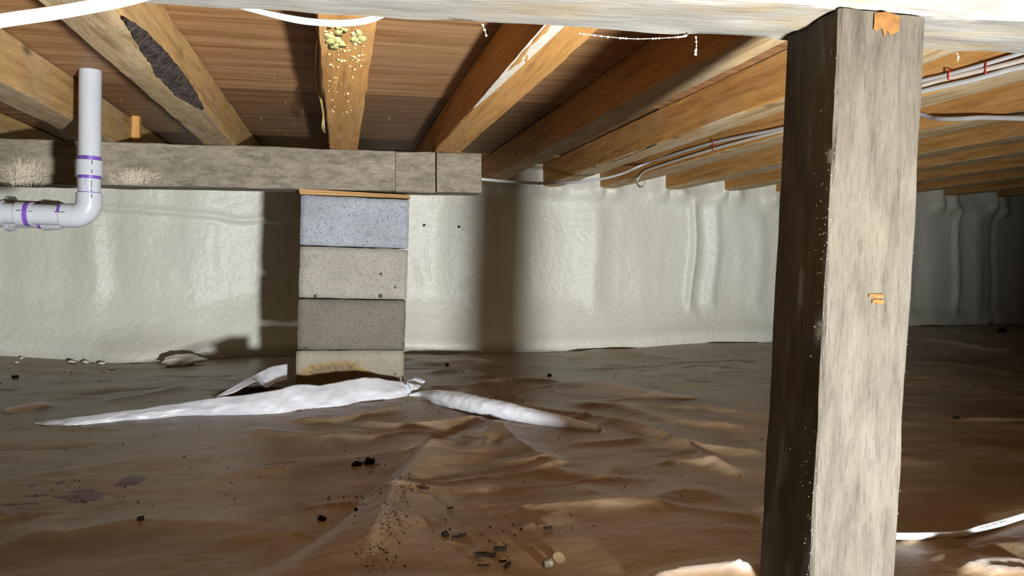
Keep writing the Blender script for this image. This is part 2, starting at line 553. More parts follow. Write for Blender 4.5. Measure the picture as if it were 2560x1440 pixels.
def make_concrete(name, base, fleck, fleck_amt, pits=0.5, stain=False):
    mt, nt, b = new_mat(name)
    v = coords(nt, (1, 1, 1), 3)
    big = noise(nt, v, 9, 4, 0.6)
    fine = noise(nt, v, 150, 4, 0.7)
    mid = noise(nt, v, 45, 5, 0.65)
    col = ramp(nt, big, [(0.3, tuple(c * 0.86 for c in base)), (0.7, tuple(min(1, c * 1.1) for c in base))])
    col = mixc(nt, mathn(nt, 'MULTIPLY', maprange(nt, fine, 0.50, 0.66), fleck_amt), col, fleck)
    col = mixc(nt, mathn(nt, 'MULTIPLY', maprange(nt, mid, 0.60, 0.75), pits), col, tuple(c * 0.6 for c in fleck))
    vo = nt.nodes.new('ShaderNodeTexVoronoi'); nt.links.new(v, vo.inputs['Vector'])
    vo.inputs['Scale'].default_value = 42
    sc = nt.nodes.new('ShaderNodeSeparateColor'); nt.links.new(vo.outputs['Color'], sc.inputs[0])
    sp = mathn(nt, 'LESS_THAN', vo.outputs['Distance'], mathn(nt, 'MULTIPLY', mathn(nt, 'POWER', sc.outputs[1], 22.0), 0.45))
    col = mixc(nt, mathn(nt, 'MULTIPLY', sp, 0.85), col, (0.035, 0.03, 0.025))
    if stain:
        tc = nt.nodes.new('ShaderNodeTexCoord')
        sx = nt.nodes.new('ShaderNodeSeparateXYZ'); nt.links.new(tc.outputs['Object'], sx.inputs[0])
        # a tide mark: a wide arch of yellow over a brown fibrous fan, low on the left of the face
        dx = mathn(nt, 'DIVIDE', mathn(nt, 'ADD', sx.outputs['X'], 0.055), 0.165)
        dz = mathn(nt, 'DIVIDE', mathn(nt, 'SUBTRACT', sx.outputs['Z'], 0.055), 0.105)
        rr = mathn(nt, 'SQRT', mathn(nt, 'ADD', mathn(nt, 'MULTIPLY', dx, dx), mathn(nt, 'MULTIPLY', dz, dz)))
        rr = mathn(nt, 'ADD', rr, mathn(nt, 'MULTIPLY', mathn(nt, 'SUBTRACT', mid, 0.5), 0.55))
        ye = maprange(nt, rr, 0.86, 1.0, 0.85, 0.0)
        br = maprange(nt, rr, 0.76, 0.88, 0.92, 0.0)
        ang = mathn(nt, 'ARCTAN2', dx, dz)
        cb = nt.nodes.new('ShaderNodeCombineXYZ'); nt.links.new(ang, cb.inputs[0]); nt.links.new(rr, cb.inputs[1])
        mp = nt.nodes.new('ShaderNodeMapping'); mp.inputs['Scale'].default_value = (26, 3, 1); nt.links.new(cb.outputs[0], mp.inputs[0])
        fan = noise(nt, mp.outputs[0], 1.0, 4, 0.6)
        col = mixc(nt, ye, col, (0.24, 0.155, 0.045))
        col = mixc(nt, br, col, ramp(nt, fan, [(0.38, (0.085, 0.056, 0.03)), (0.62, (0.25, 0.185, 0.115))]))
    nt.links.new(col, b.inputs['Base Color'])
    b.inputs['Roughness'].default_value = 0.9
    b.inputs['Specular IOR Level'].default_value = 0.15
    bump(nt, b, mathn(nt, 'ADD', fine, mid), 0.6, 0.002)
    return mt


# ------------------------------------------------------------------ heights of the place
JOIST_Z = lambda X: 0.912 + 0.028 * X        # underside of the joists
SUB_Z = lambda X: 1.035 + 0.028 * X          # underside of the subfloor
WALL_Y = 4.0

_FP = np.array([  # x, y, z of ground control points
    (0.05, 2.9, .050), (-0.3, 2.5, .015), (0.35, 2.55, .030), (-.7, 2.5, .0), (-1.05, 3.85, -.03), (-1.6, 3.95, .035), (-1.35, 3.6, .0), (-.49, 3.95, .01), (.54, 3.95, .015), (1.22, 3.95, .005), (1.47, 4.0, .06),
    (2.2, 4.0, .085), (2.6, 4.0, .088), (3.6, 4.0, .19), (4.5, 4.0, .20), (.58, .84, .080), (.73, .90, .076), (-.45, 1.3, 0.0), (-1.0, 2.2, 0.0),
    (-1.6, 3, -.01), (1.2, 1.05, .085), (1.0, 1.5, .055), (1.8, 2.2, .07), (2.6, 2.8, .11), (0, 1.6, .015), (0.2, 2.0, .03), (1.0, 2.7, .05), (-.1, 3.4, .04), (.8, 3.4, .035),
    (-1.0, 1.2, 0.0), (3.5, 2.0, .15), (5, 3, .20), (-2.5, 2, 0), (.45, 1.25, .055), (0.2, 1.35, .025),
    (-.8, .45, .09), (-.3, .38, .113), (.1, .36, .115), (.45, .34, .115), (.8, .36, .105), (1.3, .45, .09), (.53, -.40, .06), (0, -1.5, .06), (2, -.5, .10), (-1, -.5, .06)])


def ground(X, Y):
    X = np.asarray(X, float); Y = np.asarray(Y, float)
    num = 0.03 * (0.04 + 0.04 * np.clip(X, -3, 5)); den = 0.03 + 0 * X
    for px, py, pz in _FP:
        w = np.exp(-((X - px) ** 2 + (Y - py) ** 2) / (2 * 0.30 ** 2)) + 0.02 * np.exp(-((X - px) ** 2 + (Y - py) ** 2) / (2 * 0.9 ** 2))
        num = num + w * pz; den = den + w
    return num / den


def on_ground(x, y, f=None):
    """where the view ray through a photo point (or points) meets the ground"""
    x = np.atleast_1d(np.asarray(x, float)); y = np.atleast_1d(np.asarray(y, float))
    d = _fw[None] + _r[None] * ((x - CX) / F)[:, None] - _u[None] * ((y - CY) / F)[:, None]
    z = np.full(len(x), 0.05)
    for k in range(14):
        p = CAMPOS[None] + d * ((z - CAM_Z) / d[:, 2])[:, None]
        z = 0.4 * z + 0.6 * ground(p[:, 0], p[:, 1])
    if f is not None:
        for k in range(5):
            p = CAMPOS[None] + d * ((z - CAM_Z) / d[:, 2])[:, None]
            z = 0.5 * z + 0.5 * f(p[:, 0], p[:, 1])
    p = CAMPOS[None] + d * ((z - CAM_Z) / d[:, 2])[:, None]
    p[:, 2] = (f or ground)(p[:, 0], p[:, 1])
    return p[0] if len(p) == 1 else p


# folds of the ground sheet: photo polyline, height, half width
FOLDS = [
    ([(905, 1440), (945, 1330), (985, 1240), (1010, 1185), (1055, 1135), (1130, 1095)], .030, .085),
    ([(690, 1410), (800, 1330), (905, 1245), (1000, 1180), (1050, 1130), (1120, 1080), (1230, 1045)], -.014, .03),
    ([(1230, 1045), (1290, 1110), (1345, 1150), (1420, 1180)], .012, .035),
    ([(1225, 1060), (1215, 1100), (1195, 1140)], .010, .03),
    ([(1330, 1018), (1480, 1048), (1600, 1075), (1680, 1100), (1760, 1150), (1830, 1175)], .018, .035),
    ([(1340, 1165), (1420, 1195), (1490, 1205), (1570, 1160)], .010, .035),
    ([(1450, 1220), (1520, 1260), (1620, 1265), (1700, 1240), (1830, 1245)], .012, .05),
    ([(1420, 1120), (1540, 1110), (1640, 1100)], .008, .03),
    ([(880, 1055), (990, 1068), (1090, 1062), (1220, 1040)], .016, .03),
    ([(720, 1050), (830, 1052), (930, 1032), (1010, 1015)], .012, .03),
    ([(800, 1085), (920, 1095), (1030, 1078)], .008, .028),
    ([(600, 1075), (740, 1085), (900, 1100)], .006, .03),
    ([(1010, 900), (1090, 912), (1190, 905), (1260, 918)], .020, .05),
    ([(1060, 935), (1160, 925), (1250, 945)], .012, .04),
    ([(1180, 960), (1280, 950), (1420, 960)], .014, .045),
    ([(1400, 905), (1490, 880), (1600, 885), (1700, 895)], .014, .05),
    ([(1430, 925), (1560, 920), (1700, 905), (1830, 900), (1930, 905)], -.012, .04),
    ([(1560, 945), (1680, 930), (1760, 925), (1900, 935)], .014, .05),
    ([(1350, 970), (1500, 965), (1640, 985), (1780, 1000)], .013, .05),
    ([(1500, 1010), (1640, 1015), (1780, 1020), (1920, 1040)], .012, .045),
    ([(1420, 1005), (1540, 1015), (1700, 1050), (1900, 1075)], .014, .045),
    ([(1700, 1110), (1800, 1120), (1915, 1130)], .010, .04),
    ([(1640, 1165), (1700, 1150), (1790, 1160), (1850, 1190)], .008, .03),
    ([(1760, 870), (1850, 862), (1930, 868)], .010, .05),
    ([(2280, 850), (2380, 858), (2470, 880), (2560, 885)], .018, .06),
    ([(2280, 822), (2380, 828), (2480, 845), (2560, 848)], .012, .05),
    ([(2270, 905), (2400, 915), (2500, 930), (2560, 935)], .014, .06),
    ([(0, 1035), (60, 1022), (130, 1012)], .018, .03),
    ([(0, 935), (120, 930), (260, 940), (380, 925)], .010, .05),
    ([(60, 985), (200, 975), (330, 968)], .008, .05),
    ([(250, 1005), (380, 985), (480, 965)], .008, .04),
    ([(0, 905), (100, 912), (250, 918)], .010, .04),
    ([(1600, 1462), (1720, 1440), (1800, 1432), (1880, 1436)], .015, .026),
    ([(1860, 1445), (1890, 1425), (1925, 1440)], .012, .03),
    ([(2330, 1400), (2420, 1380), (2490, 1362), (2590, 1350)], .012, .035),
    ([(2400, 1432), (2480, 1415), (2580, 1412)], .015, .026),
    ([(2240, 1350), (2350, 1352), (2420, 1350)], .010, .022),
    ([(2380, 1370), (2450, 1352), (2560, 1345)], -.010, .02),
    ([(2470, 1440), (2520, 1436), (2600, 1440)], .012, .022),
    ([(0, 1330), (160, 1345), (330, 1310), (560, 1320), (690, 1340)], .010, .09),
    ([(380, 1260), (560, 1190), (760, 1160), (960, 1150)], .006, .07),
    ([(1120, 1440), (1250, 1350), (1400, 1290), (1560, 1290)], .006, .08),
]
_FOLDW = [(np.array([on_ground(*p)[:2] for p in pl]), h, w) for pl, h, w in FOLDS]
WHITE_FOLDS = {i for i, f in enumerate(FOLDS) if f[0][0] in ((1400, 905), (1010, 900), (1560, 945), (1760, 870), (2280, 850), (0, 1035), (1600, 1462), (1860, 1445), (2330, 1400), (2400, 1432), (2470, 1440), (720, 1050), (1350, 970), (1180, 960))}
_rng2 = np.random.default_rng(5)
for _k in range(150):                       # lesser random creases, mostly on the right and by the wall
    if _k < 95:
        cx_, cy_ = _rng2.uniform(.2, 4.2), _rng2.uniform(1.6, 3.7)
    else:
        cx_, cy_ = _rng2.uniform(-1.8, .6), _rng2.uniform(1.2, 3.6)
    an = _rng2.normal(-0.12, 0.35); ln = _rng2.uniform(.12, .55)
    d_ = np.array([math.cos(an), math.sin(an)]) * ln / 2
    bend = np.array([-d_[1], d_[0]]) * _rng2.uniform(-.3, .3)
    c_ = np.array([cx_, cy_])
    _FOLDW.append((np.array([c_ - d_, c_ + bend, c_ + d_]), _rng2.uniform(.002, .007) * (1 if _rng2.random() < .75 else -1), _rng2.uniform(.010, .03)))
HOLE_C = on_ground(632, 978)


def sheet_z(X, Y, want_lift=False):
    X = np.asarray(X, float); Y = np.asarray(Y, float)
    shp = np.broadcast(X, Y).shape
    x, y = np.broadcast_to(X, shp).reshape(-1), np.broadcast_to(Y, shp).reshape(-1)
    z = ground(x, y)
    lift = np.zeros(len(x))
    white = [1.0 if i in WHITE_FOLDS else .35 for i in range(len(_FOLDW))]
    z = z + (0.0035 + 0.004 * sstep(-.2, .8, x)) * fbm(x * 2.1, y * 2.6, 3, 3) + 0.0016 * fbm(x * 5, y * 9, 21, 3)
    for fi, (pl, h, w) in enumerate(_FOLDW):
        lo, hi = pl.min(0) - 2.2 * w, pl.max(0) + 2.2 * w
        mk = (x > lo[0]) & (x < hi[0]) & (y > lo[1]) & (y < hi[1])
        if not mk.any(): continue
        px, py = x[mk], y[mk]
        best = np.full(len(px), 1e9); tbest = np.zeros(len(px))
        tot = len(pl) - 1
        for i in range(tot):
            a, b = pl[i], pl[i + 1]
            ab = b - a; q = max(ab @ ab, 1e-9)
            t = np.clip(((px - a[0]) * ab[0] + (py - a[1]) * ab[1]) / q, 0, 1)
            dd = np.hypot(px - a[0] - ab[0] * t, py - a[1] - ab[1] * t)
            s = dd < best
            best[s] = dd[s]; tbest[s] = (i + t[s]) / tot
        taper = np.clip(np.minimum(tbest, 1 - tbest) * 6 + 0.12, 0, 1)
        wv = w * (1 + 0.3 * vnoise(px * 9, py * 9, 4))
        prof = np.clip(1 - best / (1.9 * wv), 0, 1) ** 1.8
        z[mk] += h * taper * prof
        if want_lift: lift[mk] += max(h, 0) * taper * prof * white[fi]
    # the pit under the torn flap left of the pier
    z = z - 0.05 * np.exp(-(((x - HOLE_C[0]) / .11) ** 2 + ((y - HOLE_C[1]) / .07) ** 2) ** 2)
    return (z.reshape(shp), lift.reshape(shp)) if want_lift else z.reshape(shp)


def on_sheet(x, y):
    return on_ground(x, y, sheet_z)


# ------------------------------------------------------------------ setting: floor
ys = np.concatenate([np.linspace(-2.6, 0.6, 40, endpoint=False), np.linspace(0.6, 2.2, 250, endpoint=False), np.linspace(2.2, 4.2, 230)])
xs = np.concatenate([np.linspace(-3.4, -1.9, 50, endpoint=False), np.linspace(-1.9, 2.6, 560, endpoint=False), np.linspace(2.6, 4.6, 150, endpoint=False), np.linspace(4.6, 6.2, 30)])
XX, YY = np.meshgrid(xs, ys, indexing='ij')
ZZ, LIFT = sheet_z(XX, YY, True)
fl = link('floor', grid_mesh('floor', np.stack([XX, YY, ZZ], -1)), M['plastic_floor'])
tag(fl, 'wrinkled white plastic ground sheet spread over the crawl space floor', 'floor', kind='structure')


_la = fl.data.attributes.new('lift', 'FLOAT', 'POINT')
_la.data.foreach_set('value', sstep(.006, .028, LIFT).reshape(-1).astype(np.float32))


def paint(attr, spots):
    a = np.zeros(XX.shape)
    for (x, y, rx, ry, amt) in spots:      # photo point, radii in photo pixels
        c = on_ground(x, y)
        ex = on_ground(x + rx, y); ey = on_ground(x, y + ry)
        sx = max(abs(ex[0] - c[0]), .004); sy = max(abs(ey[1] - c[1]), .006)
        a = np.maximum(a, amt * np.exp(-(((XX - c[0]) / sx) ** 2 + ((YY - c[1]) / sy) ** 2)))
    at = fl.data.attributes.new(attr, 'FLOAT', 'POINT')
    at.data.foreach_set('value', a.reshape(-1).astype(np.float32))


paint('dirt', [(1000, 1250, 30, 70, .8), (985, 1310, 40, 60, .95), (1015, 1210, 20, 40, .7), (965, 1350, 40, 40, .9), (925, 1410, 30, 40, .8), (920, 1160, 40, 12, .95), (870, 1160, 40, 8, .8),
               (960, 1190, 60, 10, .55), (1000, 1170, 40, 16, .5), (160, 1165, 16, 28, .75), (200, 1130, 60, 8, .7), (280, 1118, 60, 5, .6), (25, 1320, 20, 40, .5), (1300, 1325, 22, 6, .7), (1150, 1305, 60, 8, .5),
               (940, 1240, 50, 14, .5), (1560, 920, 90, 6, .9), (1480, 925, 50, 5, .8), (80, 945, 20, 12, .7), (210, 925, 40, 6, .5), (515, 1155, 14, 12, .8), (1020, 1430, 60, 10, .6), (1120, 1360, 40, 10, .4)])
paint('primer', [(328, 1200, 34, 14, 1.2), (215, 1240, 46, 14, 1.2), (170, 1240, 40, 7, .8), (95, 1238, 34, 5, .75), (70, 1258, 40, 5, .7), (205, 1226, 40, 6, .8), (150, 1207, 14, 7, .75), (80, 1214, 14, 7, .8),
                 (20, 1262, 30, 6, .7), (275, 1228, 20, 4, .6), (322, 1225, 10, 4, .6)])
paint('soil', [(630, 980, 62, 20, 1.6)])  # pit under the flap: bare soil with the cavity's shade painted in

# ------------------------------------------------------------------ setting: foam walls
JX = [(-1.63, .10), (-1.235, .10), (-0.808, .105), (-0.418, .107), (0.005, .102), (0.393, .098), (0.768, .088), (1.135, .095), (1.465, .105), (1.86, .10), (2.235, .10), (2.57, .10), (2.95, .10), (3.34, .10), (3.75, .10), (4.15, .10), (4.55, .10)]


def wall_y(X, Z):
    y = WALL_Y + 0 * X
    rib = fbm(X * 2.6, Z * 0.35, 31, 3, .55)
    rib2 = vnoise(X * 7.5, Z * 0.8, 37)
    up = sstep(.10, .45, Z)
    y = y - (0.022 * rib + 0.007 * rib2) * (0.35 + 0.65 * up)
    y = y - 0.0013 * fbm(X * 8, Z * 5, 41, 3) - 0.0008 * fbm(X * 34, Z * 30, 43, 2)
    # the skirt leans out over the ground sheet
    y = y - 0.075 * (1 - sstep(.02, .34, Z)) - 0.02 * np.exp(-((Z - ground(X, WALL_Y - .1) - .05) / .05) ** 2) * (1 + .6 * vnoise(X * 5, 1.5, 45))
    y = y - 0.11 * np.exp(-((X + .95) / .22) ** 2) * (1 - sstep(-.05, .18, Z))
    # upper pass of foam, proud of the lower one, with a soft drooping lip
    lip = .705 + .012 * np.sin(X * 5 + 1) + .010 * fbm(X * 6, X * 0 + 3, 51, 3)
    on = sstep(.36, .34, X)
    y = y - on * (0.016 * sstep(-.012, .006, Z - lip) + 0.010 * np.exp(-((Z - lip - .012) / .016) ** 2))
    # ridge and groove
    for cx, w, h, z0, z1 in ((2.02, .022, .030, .30, .90), (2.09, .03, -.016, .25, .92), (2.17, .03, .016, .3, .9), (3.86, .03, .035, .3, .95), (4.02, .05, .022, .25, .95), (4.15, .025, -.014, .25, .9), (1.42, .05, .012, .3, .85), (2.45, .05, .014, .3, .85), (-1.15, .05, .012, .3, .7), (-.62, .04, .010, .35, .7)):
        y = y - h * np.exp(-((X - cx - .012 * np.sin(Z * 9 + cx)) / w) ** 2) * sstep(z0 - .08, z0 + .05, Z) * (1 - sstep(z1 - .05, z1 + .05, Z))
    # finger-dragged grooves right of the pier
    for (x0, y0), (x1, y1), h in (((1040, 660), (1055, 715), .006), ((1198, 680), (1155, 715), .006), ((1065, 615), (1075, 700), .005)):
        a, b = at_depth(x0, y0, WALL_Y), at_depth(x1, y1, WALL_Y)
        ab = np.array([b[0] - a[0], b[2] - a[2]])
        t = np.clip(((X - a[0]) * ab[0] + (Z - a[2]) * ab[1]) / (ab @ ab), 0, 1)
        d = np.hypot(X - a[0] - ab[0] * t, Z - a[2] - ab[1] * t)
        y = y + h * np.exp(-(d / .006) ** 2) - h * .8 * np.exp(-((d - .012) / .006) ** 2)
    # foam climbs into the joist bays and smears round the joists
    top = sstep(.86, .96, Z)
    for jx, w in JX:
        y = y - top * 0.05 * np.exp(-((np.abs(X - jx) - w / 2) / .05) ** 2) * (1 + .5 * vnoise(X * 9, Z * 9, 61))
    y = y - 0.03 * np.exp(-((Z - .93) / .05) ** 2) * (0.6 + 0.6 * vnoise(X * 4.5, 7.7, 63))
    return y


wx = np.concatenate([np.linspace(-3.4, -1.9, 60, endpoint=False), np.linspace(-1.9, 4.4, 740, endpoint=False), np.linspace(4.4, 6.2, 60)])
wz = np.linspace(-.2, 1.16, 165)
WX, WZ = np.meshgrid(wx, wz, indexing='ij')
wall = link('wall_back', grid_mesh('wall_back', np.stack([WX, wall_y(WX, WZ), WZ], -1)), M['foam'])
tag(wall, 'cream spray foam covered foundation wall behind the block pier', 'wall', kind='structure')

for nm, a, b in (('wall_left', (-3.35, -2.6), (-3.35, 4.15)), ('wall_right', (6.1, 4.15), (6.1, -2.6)), ('wall_front', (6.1, -2.55), (-3.4, -2.55))):
    s = np.linspace(0, 1, 160); z = np.linspace(-.2, 1.25, 40)
    S, Z = np.meshgrid(s, z, indexing='ij')
    dx, dy = b[0] - a[0], b[1] - a[1]; L = math.hypot(dx, dy)
    off = 0.03 * fbm(S * L * 2.6, Z * .6, 71, 3) + .006 * fbm(S * L * 9, Z * 9, 73, 3)
    P = np.stack([a[0] + dx * S - dy / L * off, a[1] + dy * S + dx / L * off, Z], -1)
    tag(link(nm, grid_mesh(nm, P), M['foam']), 'cream spray foam wall closing the crawl space', 'wall', kind='structure')

for px, py in ((1060, 563), (1147, 567)):      # two probe holes in the foam, a curl of foam beside each
    p = at_depth(px, py, WALL_Y); y0 = float(wall_y(np.array([p[0]]), np.array([p[2]]))[0])
    p = at_depth(px, py, y0)
    pit = link('probe_hole', lump_mesh('probe_hole', .008, .0025, .008, 3, 2, .12), M['hole'], wall); pit.location = (p[0], p[1] - .0012, p[2])
    th = np.linspace(-1.2, 2.4, 9)
    curl = link('foam_curl', tube_mesh('foam_curl', [(p[0] + .012 + .008 * math.cos(t), p[1] - .003, p[2] - .008 + .008 * math.sin(t)) for t in th], .0022, n=6), M['foam'], wall)

# ------------------------------------------------------------------ setting: ceiling of plywood panels
ceil = link('ceiling', mesh_from('ceiling', [(-3.4, -2.6, SUB_Z(-3.4) + .022), (6.2, -2.6, SUB_Z(6.2) + .022), (6.2, 4.2, SUB_Z(6.2) + .022), (-3.4, 4.2, SUB_Z(-3.4) + .022)], [(0, 3, 2, 1)]), M['plywood'], smooth=False)
tag(ceil, 'brown plywood subfloor seen from below between the joists', 'ceiling', kind='structure')
tilt = math.atan(.028)
for r, y0 in enumerate((-2.44, -1.22, 0.0, 1.22, 2.44, 3.66)):
    y1 = min(y0 + 1.22, 4.2)
    x0 = 0.005 - 2.44 * 2 + (1.22 if r % 2 else 0)
    for k in range(5):
        xa, xb = max(x0 + 2.44 * k, -3.4), min(x0 + 2.44 * (k + 1), 6.2)
        if xb - xa < .1: continue
        g = .0015
        bm = bmesh.new(); bmesh.ops.create_cube(bm, size=1)
        for v in bm.verts:
            v.co = Vector((v.co.x * (xb - xa - 2 * g), v.co.y * (y1 - y0 - 2 * g), (v.co.z + .5) * .018))
        me = bpy.data.meshes.new('plywood_panel'); bm.to_mesh(me); bm.free()
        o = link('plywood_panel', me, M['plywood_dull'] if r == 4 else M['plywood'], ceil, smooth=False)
        xm = (xa + xb) / 2
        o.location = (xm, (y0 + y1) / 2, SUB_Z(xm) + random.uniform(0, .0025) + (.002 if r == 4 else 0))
        o.rotation_euler = (0, -tilt, 0)

# nail points through the plywood
nv, nf = [], []
for k in range(150):
    x, y = random.uniform(-1.3, .9), random.uniform(1.1, 3.3)
    if any(abs(x - jx) < w / 2 + .015 for jx, w in JX): continue
    b0 = len(nv); L = random.uniform(.002, .007); tx, ty = random.uniform(-.004, .004), random.uniform(-.004, .004)
    z = SUB_Z(x) + .003
    nv += [(x - .0011, y - .0009, z), (x + .0011, y - .0009, z), (x, y + .0012, z), (x + tx, y + ty, z - L - .003)]
    nf += [(b0, b0 + 1, b0 + 3), (b0 + 1, b0 + 2, b0 + 3), (b0 + 2, b0, b0 + 3)]
tag(link('nail_points', mesh_from('nail_points', nv, nf), M['nail'], ceil, smooth=False), kind='stuff')

# ------------------------------------------------------------------ floor joists
ROT_Y = Matrix.Rotation(math.pi / 2, 4, 'Z')        # local X -> world Y, local -Y -> world +X


def wane_right(segs):
    def f(t, L=6.28):
        y = -2.3 + t * L
        cy = cz = 0.0
        for y0, y1, a, b in segs:
            if y0 < y < y1:
                s = math.sin(math.pi * (y - y0) / (y1 - y0)) ** .7
                cy, cz = max(cy, a * s), max(cz, b * s)
        return cy, cz
    return f


JLAB = {
    0: 'weathered joist at the far left edge above the drain pipe joint',
    1: 'weathered joist running in over the left frame edge',
    2: 'grey brown joist with purple grey streaks just left of the white riser pipe',
    3: 'tan joist with a long dark bark strip on its edge',
    4: 'orange joist seen end on with yellow foam specks near its front',
    5: 'orange brown joist with a pale wane edge, above the short beam blocks',
    6: 'brown joist meeting the foam wall just right of the beam end',
    7: 'wide orange joist with a small dark bark patch near the foam wall',
    8: 'brown joist with two white cables stapled along its left side',
    9: 'reddish brown joist just below the cabled joist, left of the post',
    10: 'short visible joist stub lowest above the foam, left of the post',
}
for i, (jx, w) in enumerate(JX):
    L = 6.28
    wn = None
    if i == 3: wn = wane_right([(1.36, 2.16, .052, .034), (0.9, 1.9, .016, .014)])
    if i == 5: wn = wane_right([(-.5, .8, .012, .012)])
    rows = 150 if i < 9 else 70
    me = timber_mesh('joist', L, w, .122, rows=rows, seed=i + 1, wane=wn, rough=.0016, edge=.004, warp=.004)
    o = link('joist', me, M['joist_grey'] if i in (0, 1, 2, 3) else M['joist'])
    o.matrix_world = Matrix.Translation((jx, -2.3, JOIST_Z(jx))) @ ROT_Y
    if i not in (4, 5):      # the undersides are greyer and dirtier than the sawn sides
        o.data.materials.append(M['joist_under_grey'] if i in (0, 1, 2, 3) else M['joist_under'])
        nz = np.zeros(len(o.data.polygons) * 3); o.data.polygons.foreach_get('normal', nz)
        o.data.polygons.foreach_set('material_index', (nz.reshape(-1, 3)[:, 2] < -.7).astype(np.int32))
    lab = JLAB.get(i, 'dim brown joist right of the post, %s below the cables with red staples' % {11: 'third', 12: 'fourth', 13: 'fifth', 14: 'sixth', 15: 'seventh'}.get(i, 'eighth'))
    tag(o, lab, 'joist', 'floor joists overhead')
    if i == 3:      # bark on the wane of this joist
        yy = np.linspace(1.38, 2.145, 46); P = np.zeros((46, 9, 3))
        for a, y in enumerate(yy):
            s0 = math.sin(math.pi * (y - 1.36) / (2.16 - 1.36)) ** .7           # matches the wane
            u = (y - 1.38) / (2.145 - 1.38)
            cov = min(1, .38 + .75 * u) * (1 + .12 * float(vnoise(y * 14, 1.5, 3)))  # bark covers more of it towards the far end
            for b in range(9):
                q = b / 8
                qq = 1 - (1 - q) * min(cov, 1)
                cyy, czz = .052 * s0, .034 * s0
                t1, t2 = np.array([cyy, 0.0]), np.array([0.0, czz]); mid_ = np.array([cyy * .45, czz * .38])
                v2 = t1 * (1 - qq / .55) + mid_ * (qq / .55) if qq < .55 else mid_ * (1 - (qq - .55) / .45) + t2 * ((qq - .55) / .45)
                P[a, b] = (y + 2.3, -w / 2 + v2[0] - .0030 + .0018 * vnoise(y * 70, q * 7, 5), v2[1] - .0030 + .0022 * vnoise(y * 73, q * 8, 6))
        link('bark_strip', grid_mesh('bark_strip', P), M['bark'], o)
    if i == 5:      # pale strip of wane on the left lower edge
        yy = np.linspace(1.2, 1.98, 30); P = np.zeros((30, 5, 3))
        for a, y in enumerate(yy):
            s = max(0, 1 - (y - 1.2) / .78) ** .6
            for b in range(5):
                P[a, b] = (y + 2.3, w / 2 + .0014 - .034 * s * (b / 4), -.0022 + .004 * (1 - b / 4) * s + .0008 * vnoise(y * 30, b * 1.1, 5))
        link('pale_wane', grid_mesh('pale_wane', P), M['pale_wane'], o)
    if i == 7:      # bark patch near the wall on the left lower edge
        yy = np.linspace(2.45, 3.12, 30); P = np.zeros((30, 6, 3))
        for a, y in enumerate(yy):
            s = math.sin(math.pi * ((y - 2.45) / .67) ** 1.6) * .9 + .05
            for b in range(6):
                q = b / 5
                P[a, b] = (y + 2.3, w / 2 + .002 - .02 * s * (1 - q), -.002 + .036 * s * q + .0016 * vnoise(y * 40, q * 4, 8))
        link('bark_patch', grid_mesh('bark_patch', P), M['bark'], o)
    if i == 4:      # spray foam specks stuck to the underside
        for k in range(90):
            y = 1.36 + abs(random.gauss(0, .30)) if k > 14 else random.uniform(1.35, 1.47)
            big = k <= 14
            sx = random.uniform(.010, .020) if big else random.uniform(.0015, .0045)
            s_ = link('foam_speck', lump_mesh('foam_speck', sx * (1.6 if not big else 1.5), sx * (1 if not big else .55), .0022, k, 2 if big else 1, .6, 2.4), M['speck'] if not big else None, o)
            if big: s_.data.materials.append(bpy.data.materials.get('yellow_foam') or simple('yellow_foam', (0.55, 0.52, 0.20), .6, .3, 60, .6, .12, dist=.003))
            s_.location = (y + 2.3, random.uniform(-.036, .04) if not big else random.uniform(-.03, .032), -.0005)

# small cleat by the second joist
o = link('cleat', timber_mesh('cleat', .13, .034, .03, rows=10, seed=77), M['joist'])
c0 = at_side(340, 300, -0.745)
o.matrix_world = Matrix.Translation((c0[0] + .016, c0[1], JOIST_Z(-.75) + .005)) @ Matrix.Rotation(-math.pi / 2, 4, 'Y')
tag(o, 'short orange wood cleat nailed upright beside the joist behind the riser pipe', 'cleat')

# ------------------------------------------------------------------ girder on the pier
BY = 2.80


def girder(name, xl, xr, dz, dy, label, seed, cat='beam'):
    a, b = at_depth(0, 345, BY), at_depth(1205, 384, BY)
    slope = (b[2] - a[2]) / (b[0] - a[0])
    ang = math.atan(slope)
    h = 0.149
    L = (xr - xl) / math.cos(ang)
    me = timber_mesh(name, L, .14, h, rows=max(14, int(L * 60)), k=7, seed=seed, rough=.0018, edge=.0035)
    o = link(name, me, M['beam'])
    zt = a[2] + slope * (xl - a[0])
    o.matrix_world = Matrix.Translation((xl, BY + .07 + dy, zt - h + dz)) @ Matrix.Rotation(-ang, 4, 'Y')
    return tag(o, label, cat)


x1, x2, x3 = at_depth(990, 430, BY)[0], at_depth(1092, 430, BY)[0], at_depth(1205, 430, BY)[0]
gb = girder('girder_beam', -3.3, x1 - .001, 0, 0, 'long mottled grey wooden beam resting on the concrete block pier', 101)
girder('girder_block', x1 + .001, x2 - .003, -.002, .003, 'grey wood block between the long beam and the last end block', 102, 'wood block')
girder('girder_block', x2 + .002, x3, -.001, -.001, 'grey wood end block at the right tip of the beam', 103, 'wood block')

